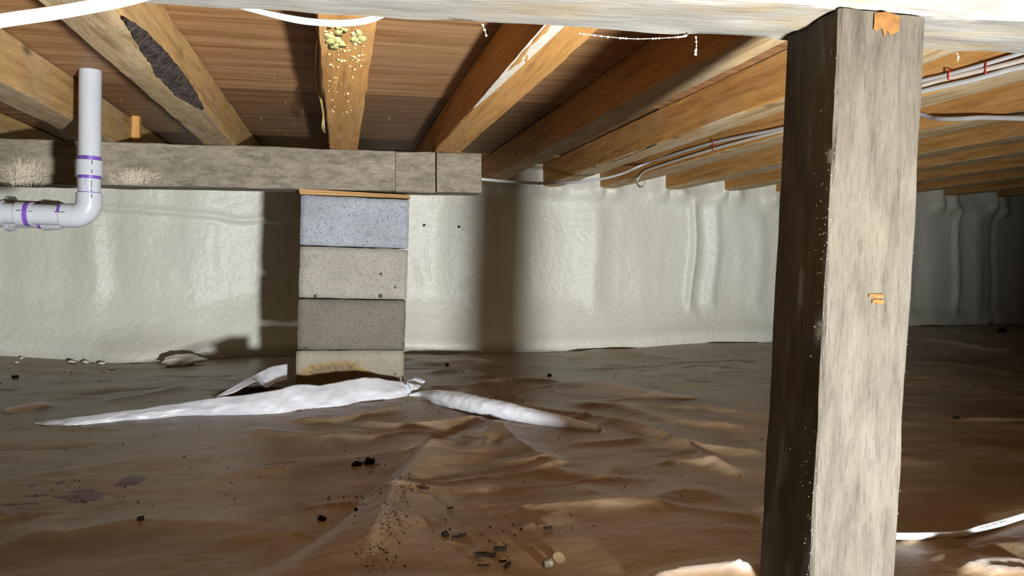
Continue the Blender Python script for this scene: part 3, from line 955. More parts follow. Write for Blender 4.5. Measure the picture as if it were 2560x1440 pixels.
# white fan shaped growths on the beam: thin fibres lying on its face
for (px, py, rx, ry, sd) in ((62, 425, 72, 58, 1), (335, 438, 74, 34, 2)):
    rr = random.Random(sd)
    vs, fs = [], []
    for k in range(650):
        u = rr.uniform(-1, 1); base = 1.0
        bx, by = px + u * rx * .75, py + ry * .75 - rr.random() * ry * .9
        an = u * 1.2 + rr.gauss(0, .25)
        Lg = rr.uniform(.25, .6) * ry
        ex, ey = bx + math.sin(an) * Lg, by - math.cos(an) * Lg
        if ((ex - px) / rx) ** 2 + ((ey - py) / ry) ** 2 > 1 or ey > 466: continue
        A, B = at_depth(bx, by, BY - .0022), at_depth(ex, ey, BY - .0034)
        n_ = len(vs); wd = .0011
        px_ = np.array([math.cos(an) * wd, 0, math.sin(an) * wd])
        vs += [A - px_, A + px_, B + px_ * .4, B - px_ * .4, (A + B) / 2 + np.array([0, -.0008, 0])]
        fs += [(n_, n_ + 1, n_ + 4), (n_ + 1, n_ + 2, n_ + 4), (n_ + 2, n_ + 3, n_ + 4), (n_ + 3, n_, n_ + 4)]
    o = link('fan_growth', mesh_from('fan_growth', vs, fs), M['mould'], smooth=False)
    o.parent = gb; o.matrix_parent_inverse = gb.matrix_world.inverted()
    tag(o, 'pale fan shaped growth', kind='stuff')

# ------------------------------------------------------------------ block pier
PL = at_depth(748, 613, BY)[0]; PR = at_depth(1022, 622, BY)[0]
zs = [0.742, 0.555, 0.362, 0.172, -0.022]
pier_mats = [make_concrete('bluish_block', (0.31, 0.335, 0.365), (0.115, 0.13, 0.15), .8, .35),
             make_concrete('pale_block', (0.315, 0.297, 0.25), (0.12, 0.11, 0.088), .6, .45),
             make_concrete('dark_block', (0.165, 0.148, 0.118), (0.062, 0.055, 0.042), .75, .5),
             make_concrete('stained_block', (0.27, 0.24, 0.185), (0.125, 0.108, 0.078), .55, .4, stain=True)]
plab = ['bluish grey concrete block at the top of the pier', 'pale grey concrete block, second from the top of the pier',
        'dark grey concrete block, third from the top of the pier', 'concrete block at the foot of the pier with a yellow brown stain']
for k in range(4):
    h = zs[k] - zs[k + 1]
    o = link('concrete_block', block_mesh('concrete_block', PR - PL - .002, .2, h - .003, seed=k + 2), pier_mats[k])
    o.location = ((PL + PR) / 2 + (0, -.001, -.003, -.006)[k], BY + .1 + (0, .002, -.001, .001)[k], zs[k + 1])
    o.rotation_euler = (0, (.004, .002, .0, -.003)[k], (.0, .006, -.004, .003)[k])
    tag(o, plab[k], 'block', 'blocks of the pier')

zl, zr = at_depth(750, 486, BY)[2], at_depth(1025, 496, BY)[2]
for k, (t0, t1, xa, xb, lab) in enumerate(((.008, .006, -.001, .002, 'lower thin orange wood shim lying on the top block of the pier'), (.011, .005, -.004, -.002, 'upper tapered orange wood shim wedged under the grey beam'))):
    za, zb = (zl + .001, zr + .001) if k == 0 else (zl + .0095, zr + .0075)
    v = []
    xa_, xb_ = PL + xa, PR + xb
    for x, z, t in ((xa_, za, t0), (xb_, zb, t1)):
        for yy in (BY - .006 + .003 * k, BY + .12):
            v += [(x, yy, z), (x, yy, z + t)]
    me = mesh_from('shim', v, [(0, 1, 3, 2), (4, 6, 7, 5), (0, 4, 5, 1), (2, 3, 7, 6), (1, 5, 7, 3), (0, 2, 6, 4)])
    o = link('shim', me, M['shim'], smooth=False)
    origin_to(o, (PL, BY, za))
    bv = o.modifiers.new('bevel', 'BEVEL'); bv.width = .0012; bv.segments = 2
    tag(o, lab, 'shim')

# ------------------------------------------------------------------ near beam and post
UZ = lambda X: 0.8035 + 0.028 * X
yaw_b = math.atan(-.045)
Lb = 3.4
me = timber_mesh('near_beam', Lb, .1365, .109, rows=220, k=9, seed=201, rough=.0022, edge=.006)
nb = link('near_beam', me, M['front_beam'])
xl = -1.6
fy = lambda X: 0.8126 - .045 * X              # front lower edge
nb.matrix_world = Matrix.Translation((xl, fy(xl) + .0682, UZ(xl))) @ Matrix.Rotation(yaw_b, 4, 'Z') @ Matrix.Rotation(-tilt, 4, 'Y')
tag(nb, 'pale whitewashed beam crossing the top of the view on the near post', 'beam')

th = -.05
top = np.array([0.5790, 0.784, UZ(.58) - .001]); bot = np.array([0.5662, 0.784, 0.02])
wP, dP = .1165, .119
axz = Vector(top - bot).normalized()
axx = Vector((math.cos(th), math.sin(th), 0)); axx = (axx - axz * axx.dot(axz)).normalized(); axy = axz.cross(axx)
Lp = float(np.linalg.norm(top - bot))
me = timber_mesh('post', Lp, dP, wP, rows=170, k=10, seed=301, rough=.0016, edge=.003)
# local X runs up the post, local Y along the depth, local Z across from left to right
post = link('post', me, M['post'])
mw = Matrix.Identity(4)
ctr = Vector(bot) + axy * (dP / 2)
for i in range(3):
    mw[i][0], mw[i][1], mw[i][2], mw[i][3] = axz[i], -axy[i], -axx[i] * -1.0, ctr[i]
# keep the frame right handed: X up, Y = -depth, Z = X x Y
zz = Vector((mw[0][0], mw[1][0], mw[2][0])).cross(Vector((mw[0][1], mw[1][1], mw[2][1])))
for i in range(3): mw[i][2] = zz[i]
if zz.dot(axx) < 0:
    for i in range(3): mw[i][3] = (ctr + axx * wP)[i]
post.matrix_world = mw
tag(post, 'rough grey square timber post standing in the right foreground', 'post')


def post_pt(up, across, depth):
    return Vector(bot) + axz * up + axx * across + axy * depth


# raised splinters and fuzz along the post's front edges
vs, fs = [], []
rr = random.Random(4)
for k in range(225):
    if k < 60: a, d = rr.gauss(.001, .0014), rr.uniform(0, .004)
    elif k < 85: a, d = wP + rr.gauss(-.001, .0008), rr.uniform(0, .004)
    else: a, d = -.0006, abs(rr.gauss(0, .018))
    upv = rr.uniform(.05, Lp)
    p = post_pt(upv, a, d)
    ln = rr.uniform(.0006, .0022) * (2.8 if rr.random() < .10 else 1); dirv = (axz * rr.uniform(-1, 1) + axx * (rr.uniform(-1, .2) if a < wP / 2 else rr.uniform(-.2, 1)) * .7 - axy * rr.uniform(.0, .5)).normalized()
    sd = axz * .0005 + axy * .0003
    n_ = len(vs); vs += [p - sd, p + sd, p + dirv * ln, p + axx * .0008]; fs += [(n_, n_ + 1, n_ + 2), (n_ + 1, n_ + 3, n_ + 2), (n_ + 3, n_, n_ + 2)]
o = link('splinters', mesh_from('splinters', vs, fs), simple('pale_fibre', (0.26, 0.23, 0.175), .9, .1), smooth=False)
o.parent = post; o.matrix_parent_inverse = post.matrix_world.inverted()
tag(o, kind='stuff')
# fresh orange scar at the post's top and a small gouge half way down
for (u0, a0, hu, ha, nm) in ((Lp - .012, .060, .013, .017, 'bare_wood_scar'), (.456, .066, .0027, .010, 'bare_wood_gouge'), (.449, .069, .003, .008, 'bare_wood_gouge')):
    P = np.zeros((8, 10, 3))
    for i_ in range(8):
        for j_ in range(10):
            s, t = i_ / 7 * 2 - 1, j_ / 9 * 2 - 1
            jag = 1 + .5 * float(vnoise(j_ * 1.3, 2.2, 9)) if i_ == 0 else 1
            q = post_pt(u0 + s * hu * jag * (1 - .3 * abs(t)), a0 + t * ha, -.0022 - .0006 * (1 - s * s))
            P[i_, j_] = q
    o = link(nm, grid_mesh(nm, P), M['scar']); o.parent = post; o.matrix_parent_inverse = post.matrix_world.inverted()

# ------------------------------------------------------------------ drain pipes
PY = 2.31


def ring(name, c0, c1, r, mat, parent, n=40, thick=None):
    path = np.linspace(np.asarray(c0, float), np.asarray(c1, float), 3)
    return child(link(name, tube_mesh(name, path, r, n=n, wide=(0, -1, 0.01)), mat), parent)


def sharp(o, ang=.6):
    bm = bmesh.new(); bm.from_mesh(o.data)
    for e in bm.edges:
        if len(e.link_faces) == 2 and e.calc_face_angle(0) > ang: e.smooth = False
    bm.to_mesh(o.data); bm.free()
    return o


vx = at_depth(225, 300, PY)[0]
zof = lambda y: at_depth(228, y, PY)[2]
r2 = .0288
hz = zof(541)
riser = empty('drain_pipe', (vx, PY, hz), 'white plastic drain pipe dropping from the subfloor to an elbow', 'pipe')
V = lambda z: (vx, PY, z)
sharp(ring('riser_pipe', V(zof(488)), V(SUB_Z(vx) + .01), r2, M['pvc'], riser))
sharp(ring('coupling', V(zof(440)), V(zof(402)), r2 * 1.16, M['pvc'], riser))
sharp(ring('primer_band', V(zof(403)), V(zof(392)), r2 * 1.012, M['primer'], riser))
sharp(ring('primer_band', V(zof(448)), V(zof(438)), r2 * 1.012, M['primer'], riser))
sharp(ring('primer_band', V(zof(486)), V(zof(481)), r2 * 1.012, M['primer'], riser))
# elbow: hub, sweep, hub
xe0 = at_depth(155, 541, PY)[0]
R = .041
path = [V(zof(483)), V(hz + R)]
for t in np.linspace(0, math.pi / 2, 14)[1:]:
    path.append((vx - R + R * math.cos(t), PY, hz + R - R * math.sin(t)))
path.append((xe0, PY, hz))
el = child(link('elbow', tube_mesh('elbow', np.array(path), r2 * 1.17, n=40, wide=(0, -1, 0)), M['pvc']), riser)
sharp(el)
xh1, xh0 = at_depth(100, 541, PY)[0], at_depth(62, 541, PY)[0]
H_ = lambda x: (x, PY, hz)
xend = at_depth(-180, 541, PY)[0]
sharp(ring('branch_pipe', H_(xe0 + .005), H_(xend), r2, M['pvc'], riser))
sharp(ring('branch_hub', H_(at_depth(43, 541, PY)[0]), H_(at_depth(84, 541, PY)[0] - .002), r2 * 1.15, M['pvc'], riser))
sharp(ring('primer_band', H_(at_depth(66, 541, PY)[0]), H_(at_depth(78, 541, PY)[0]), r2 * 1.165, M['primer'], riser))
sharp(ring('branch_hub', H_(at_depth(-60, 541, PY)[0]), H_(at_depth(8, 541, PY)[0]), r2 * 1.22, M['pvc'], riser))


def cyl_patch(name, axis, s0, s1, a0, a1, r, mat, wob=0.0):
    """thin mark on the pipe: axis 'v' (s = z) or 'h' (s = x); angle from the side that faces the camera"""
    P = np.zeros((9, 4, 3))
    for i in range(9):
        s = s0 + (s1 - s0) * i / 8
        for j in range(4):
            a = a0 + (a1 - a0) * j / 3 + wob * math.sin(i * .9)
            if axis == 'v': P[i, j] = (vx + r * math.sin(a), PY - r * math.cos(a), s)
            else: P[i, j] = (s, PY - r * math.cos(a), hz + r * math.sin(a))
    return child(link(name, grid_mesh(name, P), mat), riser)


for (y0, y1, dr) in ((403, 414, 1.172), (426, 436, 1.172), (452, 470, 1.012), (474, 484, 1.012), (486, 496, 1.182)):
    cyl_patch('marker_line', 'v', zof(y0), zof(y1), .42, .485, r2 * dr, M['marker'])
for (xa, xb, dr) in ((52, 64, 1.162), (80, 92, 1.012), (148, 172, 1.182)):
    cyl_patch('marker_line', 'h', at_depth(xa, 541, PY)[0], at_depth(xb, 541, PY)[0], .20, .26, r2 * dr, M['marker'])
cyl_patch('marker_line', 'h', at_depth(152, 541, PY)[0], at_depth(158, 541, PY)[0], .2, 1.2, r2 * 1.19, M['primer'], .0)
cyl_patch('primer_drip', 'v', zof(480), zof(449), -.05, .03, r2 * 1.01, M['primer_thin'], .12)
cyl_patch('primer_smear', 'v', zof(480), zof(449), -.9, .9, r2 * 1.006, simple('faint_primer_wash', (.52, .49, .60), .3, .5))

# larger pipe behind, in the shadow of the first
P3Y = 2.435; r3 = .0445
bx1 = at_depth(150, 535, P3Y)[0]; bz = at_depth(100, 537, P3Y)[2]
bx0 = at_depth(-220, 535, P3Y)[0]
back = empty('drain_main', (bx1, P3Y, bz), 'thick white drain pipe behind the thinner branch pipe at left', 'pipe')
prof = [(bx0, r3 * .9), (at_depth(118, 535, P3Y)[0], r3 * .9), (at_depth(120, 535, P3Y)[0], r3 * .98), (bx1 - .004, r3 * .98), (bx1 + .006, r3 * .9), (bx1 + .014, r3 * .7), (bx1 + .018, r3 * .3)]
sharp(child(link('main_pipe', tube_mesh('main_pipe', np.array([(x, P3Y, bz) for x, r in prof]), np.array([r for x, r in prof]), n=40, wide=(0, -1, 0)), M['pvc']), back), .8)
for x_, nm, mt, rr_ in ((118, 'hub_rim', M['pvc'], 1.03), (108, 'primer_band', M['primer'], .93), (28, 'hub_rim', M['pvc'], 1.16)):
    X_ = at_depth(x_, 535, P3Y)[0]
    sharp(child(link(nm, tube_mesh(nm, np.array([(X_ - .008, P3Y, bz), (X_, P3Y, bz), (X_ + .006, P3Y, bz)]), r3 * rr_, n=40, wide=(0, -1, 0)), mt), back))

# ------------------------------------------------------------------ cables


def cable(name, pts, ra, rb, mat, label, wide=(0, 0, 1), n=8, cat='cable', group=None):
    path = spline(pts, 10)
    o = link(name, tube_mesh(name, path, ra, rb, n=n, wide=wide), mat)
    origin_to(o, tuple(path[0]))
    return tag(o, label, cat, group)


cable('cable', [at_depth(-900, 260, .72), at_depth(-450, 155, .72), at_depth(-120, 80, 0.7207), at_depth(0, 52, 0.7207), at_depth(160, 28, 0.7256), at_depth(330, -6, 0.7304), at_depth(460, -50, 0.7402)], .0061, .0052, M['cable'], 'white cable crossing the top left corner in front of the near beam')
for k, (dy_, lab) in enumerate(((0, 'upper white cable sagging below the near beam over the end-on joist'), (6, 'lower white cable sagging below the near beam over the end-on joist'))):
    cable('cable', [at_depth(560, 5, 0.9983), at_depth(650, 28 + dy_ * .3, 0.9856), at_depth(735, 45 + dy_, 0.9807), at_depth(800, 53 + dy_, 0.9807), at_depth(870, 54 + dy_, 0.9807), at_depth(930, 44 + dy_, 0.9827), at_depth(990, 22, 0.9895)], .0030, .0023, M['cable'], lab)
jl = JX[4][0] - JX[4][1] / 2 - .006
cable('cable', [at_side(800, 78, jl), at_side(793, 110, jl - .006), at_side(790, 165, jl - .018), at_side(793, 215, jl - .016), at_side(802, 248, jl - .004), at_side(808, 290, jl), at_side(806, 318, jl - .003), at_side(812, 330, jl)], .0035, .003, M['cable_yellow'], 'yellow cable bowing out along the left side of the end-on joist')
cable('cable', [at_side(790, 62, jl), at_side(800, 100, jl), at_side(802, 170, jl), at_side(806, 235, jl), at_side(811, 325, jl)], .003, .0025, M['cable_grey'], 'thin grey cable tight against the left side of the end-on joist')
xj = JX[8][0] - JX[8][1] / 2 - .007
S = lambda x, y, o=0.0: at_side(x, y, xj - o)
cable('cable', [S(2900, 62), S(2600, 155), S(2520, 175), S(2430, 200), S(2330, 222), S(2200, 256), S(2080, 288), S(1955, 321), S(1860, 340), S(1785, 356), S(1700, 381), S(1610, 411), at_depth(1550, 436, 3.25), at_depth(1480, 451, 3.15), at_depth(1380, 458, 3.05), at_depth(1290, 455, 3.0), at_depth(1205, 448, 2.97), at_depth(1150, 444, 2.96), at_depth(1000, 440, 2.96)], .0062, .0035, M['cable'], 'white cable passing behind the post along the joist, then sagging to the beam end')
cable('cable', [S(2900, 48), S(2600, 138), S(2470, 172), S(2400, 188), S(2330, 206), S(2250, 232), S(2150, 275), S(2060, 298), S(1955, 327), S(1870, 349), S(1785, 372), S(1700, 398), S(1650, 414), S(1612, 428), S(1597, 443), S(1592, 456, .01), S(1600, 467, .02), S(1611, 463, .015), S(1612, 455, .01)], .0058, .0035, M['cable_grey'], 'cable under the red staples, passing behind the post and ending in a small hooked curl')
# right of the post
R7 = JX[8][0] - JX[8][1] / 2 - .007
cable('cable', [at_side(2900, 20, R7), at_side(2600, 118, R7), at_side(2480, 155, R7), at_side(2400, 178, R7), at_side(2330, 196, R7), at_side(2260, 208, R7), at_side(2200, 190, R7), at_side(2170, 140, R7)], .005, .003, M['cable'], 'topmost of the three white cables on the joist right of the post')
R8 = JX[9][0] - JX[9][1] / 2 - .02
cable('cable', [at_side(2150, 150, R8), at_side(2190, 215, R8), at_side(2240, 262, R8), at_side(2315, 290, R8), at_side(2350, 297, R8 - .02), at_side(2400, 297, R8 - .02), at_side(2450, 294, R8 - .01), at_side(2510, 295, R8), at_side(2620, 296, R8 + .01), at_side(2800, 280, R8 + .01), at_side(3100, 225, R8 + .01)], .007, .004, M['cable'], 'loose white cable sagging in front of the second joist right of the post')


def staple(x, y, X, label, s=1.0):
    p = at_side(x, y, X)
    pts = [(0, -.008), (0, .008), (-.006, .010), (-.006, -.010)]
    path = [(p[0] + .006, p[1], p[2] + .0095 * s), (p[0] - .0045, p[1], p[2] + .0095 * s), (p[0] - .0045, p[1], p[2] - .0095 * s), (p[0] + .006, p[1], p[2] - .0095 * s)]
    o = link('cable_staple', tube_mesh('cable_staple', np.array(path), .0016, n=6, wide=(0, 1, 0)), M['red'], smooth=False)
    origin_to(o, tuple(p))
    tag(o, label, 'staple', 'red cable staples')


staple(1785, 356, xj, 'red staple on the upper cable left of the post')
staple(1786, 372, xj, 'red staple on the lower hooked cable left of the post')
staple(2376, 186, R7, 'red staple nearest the post on the right hand cables', 1.3)
staple(2469, 170, R7, 'red staple farther right on the right hand cables', 1.3)

# printed cable lying on the sheet at the lower right
gp = [on_sheet(2120, 1354), on_sheet(2190, 1352), on_sheet(2300, 1349), on_sheet(2400, 1344), on_sheet(2450, 1336), on_sheet(2500, 1322), on_sheet(2560, 1303), on_sheet(2640, 1278), on_sheet(2800, 1230), on_sheet(3000, 1190)]
gp = [p + np.array([0, 0, (-.012 if i == 0 else .006) + .004 * (i > 3)]) for i, p in enumerate(gp)]
fc = cable('cable', gp, .0058, .0042, M['cable'], 'white printed cable lying on the plastic at the lower right', wide=(0, .5, 1))
pathf = spline(gp, 10)
tx = bpy.data.curves.new('cable_print', 'FONT')
tx.body = 'ROMEX BRAND SIMPULL TYPE NM'
tx.size = .0052; tx.extrude = 0.00005
tmp = bpy.data.objects.new('tmp', tx); COL.objects.link(tmp)
dg = bpy.context.evaluated_depsgraph_get()
tme = bpy.data.meshes.new_from_object(tmp.evaluated_get(dg))
bpy.data.objects.remove(tmp)
seg = np.cumsum(np.r_[0, np.linalg.norm(np.diff(pathf, axis=0), axis=1)])
s_start = seg[np.argmin([abs(p[0] - on_sheet(2440, 1338)[0]) for p in pathf])]
co = np.zeros(len(tme.vertices) * 3); tme.vertices.foreach_get('co', co); co = co.reshape(-1, 3)
s_ = np.clip(s_start + co[:, 0], 0, seg[-1] - 1e-4)
base = np.stack([np.interp(s_, seg, pathf[:, k]) for k in range(3)], 1)
T_ = np.stack([np.interp(s_ + .002, seg, pathf[:, k]) for k in range(3)], 1) - base; T_ /= np.linalg.norm(T_, axis=1)[:, None] + 1e-9
A_ = np.array([0, .5, 1.0]) - T_ * (T_ @ np.array([0, .5, 1.0]))[:, None]; A_ /= np.linalg.norm(A_, axis=1)[:, None]
B_ = np.cross(T_, A_)
B_ *= np.sign(-(B_[:, 1:2]))
hh = co[:, 1] - .0010
newco = base + A_ * hh[:, None] + B_ * (.0043 * np.sqrt(np.clip(1 - (hh / .0058) ** 2, .05, 1)) + .0002)[:, None]
tme.vertices.foreach_set('co', newco.reshape(-1).astype(np.float32)); tme.update()
tme.transform(Matrix.Translation(-Vector(fc.location)))
link('cable_print', tme, M['print'], fc, smooth=False)

# ------------------------------------------------------------------ loose edges of the ground sheet at the pier


def loft(name, top_pts, bot_pts, n=60, m=14, bulge=0.0, noise_amp=.002, seed=0, extra=None):
    """sheet between two rails; bulge pushes the middle towards the viewer (-Y)"""
    def resample(p):
        q = spline(p, 8); s = np.cumsum(np.r_[0, np.linalg.norm(np.diff(q, axis=0), axis=1)]); t = np.linspace(0, s[-1], n)
        return np.stack([np.interp(t, s, q[:, k]) for k in range(3)], 1)
    A, B = resample(top_pts), resample(bot_pts)
    P = np.zeros((n, m, 3))
    for j in range(m):
        t = j / (m - 1)
        P[:, j] = A * (1 - t) + B * t
        P[:, j, 1] -= bulge * math.sin(math.pi * t) * np.minimum(1, np.minimum(np.arange(n), n - 1 - np.arange(n)) / 6 + .1)
        P[:, j, 1] += noise_amp * fbm(np.arange(n) * .22 + seed, t * 3.0 + seed + 0 * np.arange(n), seed, 3) * (.3 + math.sin(math.pi * t))
        P[:, j, 2] += noise_amp * .6 * fbm(np.arange(n) * .3 + 9 + seed, t * 2.0 + 0 * np.arange(n), seed + 4, 2) * (1 if 0 < j < m - 1 else .5)
    if extra: extra(P)
    return grid_mesh(name, P)


sheet = empty('plastic_sheet', tuple(at_depth(880, 990, 2.62)), 'white plastic sheet edge folded up along the foot of the block pier', 'plastic sheet')


def sm(o):
    s = o.modifiers.new('thick', 'SOLIDIFY'); s.thickness = .0006
    return o


bottom_px = [(70, 1062), (160, 1068), (300, 1054), (450, 1040), (560, 1037), (680, 1036), (740, 1027), (800, 1018), (860, 1014), (900, 1003), (960, 997), (1024, 989)]
top_px = [(75, 1058), (180, 1044), (300, 1029), (450, 1008), (540, 994), (630, 984), (690, 974), (735, 962), (762, 960), (800, 963), (830, 957), (880, 948), (930, 943), (970, 950), (1008, 954), (1026, 975)]
bot3 = [on_ground(*p) + np.array([0, 0, -.004]) for p in bottom_px]
top3 = []
for p in top_px:
    q = on_ground(p[0], np.interp(p[0], [b[0] for b in bottom_px], [b[1] for b in bottom_px]))
    back_ = float(np.interp(p[0], [75, 300, 600, 740, 1000, 1026], [.010, .025, .035, .075, .075, .03]))
    top3.append(at_depth(p[0], p[1], min(q[1] + back_, BY - .012)))
child(sm(link('raised_edge', loft('raised_edge', top3, bot3, 120, 20, .016, .004, 3), M['plastic'])), sheet)
# torn flap standing beside the pier
FY = on_ground(560, 1037)[1] + .045
ft = [at_depth(*p, Y) for p, Y in (((535, 994), FY), ((590, 962), FY + .07), ((640, 935), 2.66), ((675, 917), 2.72), ((700, 912), 2.76), ((719, 909), 2.79))]
fb = [at_depth(*p, Y) for p, Y in (((536, 995), FY - .003), ((585, 982), FY + .02), ((618, 964), FY + .07), ((645, 953), FY + .11), ((668, 969), 2.62), ((690, 957), 2.67), ((718, 950), 2.73))]


def crease(P):
    n, m_ = P.shape[:2]
    for i in range(n):
        for j in range(m_):
            s, t = i / (n - 1), j / (m_ - 1)
            P[i, j, 1] -= .035 * math.exp(-((s - .78 + .18 * t) / .07) ** 2) * t - .02 * math.exp(-((s - .62) / .06) ** 2) * t


child(sm(link('torn_flap', loft('torn_flap', ft, fb, 50, 14, .004, .0015, 8, crease), M['plastic'])), sheet)
# crumpled corner right of the pier
for k, (tp, bp) in enumerate(([(1016, 950), (1040, 943), (1058, 948), (1070, 958)], [(1018, 952), (1036, 956), (1052, 962), (1068, 961)]),) if False else enumerate((
        ([(1016, 952), (1038, 944), (1056, 947), (1070, 957)], [(1018, 953), (1034, 951), (1050, 957), (1066, 962)]),
        ([(1020, 955), (1040, 960), (1060, 964)], [(1030, 985), (1045, 980), (1058, 970)]),
        ([(1008, 956), (1014, 960), (1018, 953)], [(1020, 990), (1024, 992), (1030, 986)]))):
    A = [at_depth(*p, 2.70 - .03 * k) for p in tp]; B = [at_depth(*p, 2.67 - .03 * k) for p in bp]
    child(sm(link('crumpled_corner', loft('crumpled_corner', A, B, 24, 8, .008, .004, 20 + k), M['plastic'])), sheet)
# rolled fold running right from the corner
rp = []
for (x, y), r_ in (((1022, 988), .004), ((1060, 988), .012), ((1100, 998), .024), ((1150, 1010), .028), ((1210, 1024), .028), ((1270, 1036), .026), ((1330, 1048), .022), ((1420, 1064), .016), ((1500, 1078), .010)):
    g_ = on_ground(x, y + r_ * 500)            # where its front foot touches the ground
    rp.append(g_ + np.array([0, r_ * .9, r_ * .75]))
path = spline(rp, 14)
tt = np.linspace(0, 1, len(path))
rad = np.interp(tt, np.linspace(0, 1, 9), [.004, .012, .026, .031, .031, .029, .025, .018, .010])
me = tube_mesh('rolled_fold', path, rad, rad * 1.15, n=36, wide=(0, 0, 1))
co = np.zeros(len(me.vertices) * 3); me.vertices.foreach_get('co', co); co = co.reshape(-1, 3)
n_ = 36
for i in range(len(path)):
    for j in range(n_):
        k = i * n_ + j
        c = co[k] - path[i]
        ph = i * .55 + j / n_ * 2 * math.pi * 1.0
        g = sum(math.exp(-(((ph - q) % (2 * math.pi * 6.5)) / .22) ** 2) for q in (19, 26.5, 28.5, 31, 34))
        co[k] = path[i] + c * (1 + .10 * min(g, 1) + .05 * float(vnoise(i * .25, j * .4, 3)))
me.vertices.foreach_set('co', co.reshape(-1).astype(np.float32)); me.update()
child(link('rolled_fold', me, M['plastic']), sheet)

# plastic scrap standing against the post's foot
A = [at_depth(*p, .95) for p in ((1897, 1270), (1906, 1340), (1908, 1410))]; B = [at_depth(*p, .935) for p in ((1914, 1272), (1914, 1340), (1912, 1412))]
o = sm(link('plastic_scrap', loft('plastic_scrap', A, B, 20, 6, .002, .001, 33), M['plastic']))
origin_to(o, tuple(A[-1]))
tag(o, 'narrow upright plastic scrap against the left side of the post foot', 'plastic scrap')

# ------------------------------------------------------------------ cobwebs under the near beam
def web(pts, Y, label, lumps, seed):
    p3 = spline([at_depth(*p, Y) for p in pts], 8)
    root = empty('cobweb', tuple(p3[0]), label, 'cobweb')
    child(link('strand', tube_mesh('strand', p3, .0006, n=5, wide=(0, 1, .2)), M['cobweb']), root)
    rr = random.Random(seed)
    for k in range(lumps):
        q = p3[rr.randrange(len(p3))]
        l = child(link('dust_clot', lump_mesh('dust_clot', rr.uniform(.001, .0026), .0012, rr.uniform(.001, .002), seed + k, 1, .4), M['cobweb']), root)
        l.location = q
        l.matrix_parent_inverse = Matrix.Translation(-Vector(root.location))


web([(1450, 84), (1520, 92), (1580, 97), (1640, 96), (1700, 92), (1720, 88)], .915, 'long dusty cobweb strand under the near beam left of the post', 26, 1)
web([(1740, 92), (1741, 112), (1739, 136)], .896, 'short cobweb thread hanging straight down near the post', 9, 2)
web([(1207, 62), (1212, 76), (1216, 90)], .93, 'tiny cobweb tuft hanging under the middle of the near beam', 8, 3)
web([(2392, 132), (2396, 142), (2394, 154)], .896, 'tiny cobweb tuft under the near beam right of the post', 6, 4)

# ------------------------------------------------------------------ debris on the sheet
vs, fs = [], []
rr = random.Random(9)
clusters = [((915, 1160), 45, 14, 60), ((985, 1300), 40, 90, 90), ((1010, 1220), 24, 50, 40), ((940, 1390), 40, 40, 50), ((1560, 922), 90, 8, 40), ((1250, 1350), 160, 70, 60), ((200, 1240), 160, 60, 30),
            ((1500, 1180), 300, 120, 70), ((500, 1200), 420, 130, 80), ((1100, 1020), 120, 40, 40), ((1700, 930), 220, 40, 50), ((2420, 900), 130, 70, 40), ((180, 930), 170, 30, 45), ((1250, 930), 160, 40, 30), ((900, 1250), 60, 40, 30)]
cpts = [(rr.gauss(c[0], sx * .6), rr.gauss(c[1], sy * .6)) for (c, sx, sy, n) in clusters for k in range(n)]
cpts = [q for q in cpts if 0 < q[0] < 2560 and 870 < q[1] < 1439 and not (735 < q[0] < 1020 and q[1] < 975)]
for p in on_ground([q[0] for q in cpts], [q[1] for q in cpts], sheet_z):
    if p[1] > 3.62: continue
    s = .0006 + .0016 * rr.random() ** 2 * (1.5 if p[1] > 2 else 1)
    b0 = len(vs)
    for q in ((1, 0, 0), (-.5, .87, 0), (-.5, -.87, 0), (0, 0, 1.2), (0, 0, -.5)):
        vs.append((p[0] + q[0] * s * rr.uniform(.6, 1.8), p[1] + q[1] * s * rr.uniform(.6, 1.8), p[2] + s * .3 + q[2] * s))
    fs += [(b0, b0 + 1, b0 + 3), (b0 + 1, b0 + 2, b0 + 3), (b0 + 2, b0, b0 + 3), (b0 + 1, b0, b0 + 4), (b0 + 2, b0 + 1, b0 + 4), (b0, b0 + 2, b0 + 4)]
tag(link('soil_crumbs', mesh_from('soil_crumbs', vs, fs), M['soil'], smooth=False), 'fine dark soil crumbs scattered over the white plastic sheet', 'soil', kind='stuff')


def bit(name, x, y, rx, ry, rz, mat, label, cat, group=None, rot=0.0, seed=0, rough=.3, sub=2, lift=.5):
    p = on_sheet(x, y)
    o = link(name, lump_mesh(name, rx, ry, rz, seed, sub, rough), mat)
    o.location = (p[0], p[1], p[2] + rz * lift)
    o.rotation_euler = (0, 0, rot)
    return tag(o, label, cat, group)


def chip_mesh(name, L, W, T, seed):
    P = np.zeros((10, 8, 3))
    rr = random.Random(seed)
    for i in range(10):
        t = i / 9
        w = W * (0.55 + .45 * math.sin(math.pi * (t * .8 + .1))) * rr.uniform(.75, 1.1)
        for j in range(8):
            a = j / 8 * 2 * math.pi
            P[i, j] = ((t - .5) * L, math.cos(a) * w / 2, math.sin(a) * T / 2 + .15 * L * (t - .5) ** 2)
    me = grid_mesh(name, P, closed_v=True)
    bm = bmesh.new(); bm.from_mesh(me); bm.verts.ensure_lookup_table()
    bm.faces.new([bm.verts[i] for i in range(8)][::-1]); bm.faces.new([bm.verts[72 + i] for i in range(8)])
    bm.to_mesh(me); bm.free()
    return me


def chip(x, y, L, W, T, rot, label, seed, mat='chip', cat='wood chip', group='dark chips on the sheet'):
    p = on_sheet(x, y)
    o = link('wood_chip', chip_mesh('wood_chip', L, W, T, seed), M[mat], smooth=False)
    o.location = (p[0], p[1], p[2] + T * .5 + .0015)
    o.rotation_euler = (0, 0, rot)
    tag(o, label, cat, group)


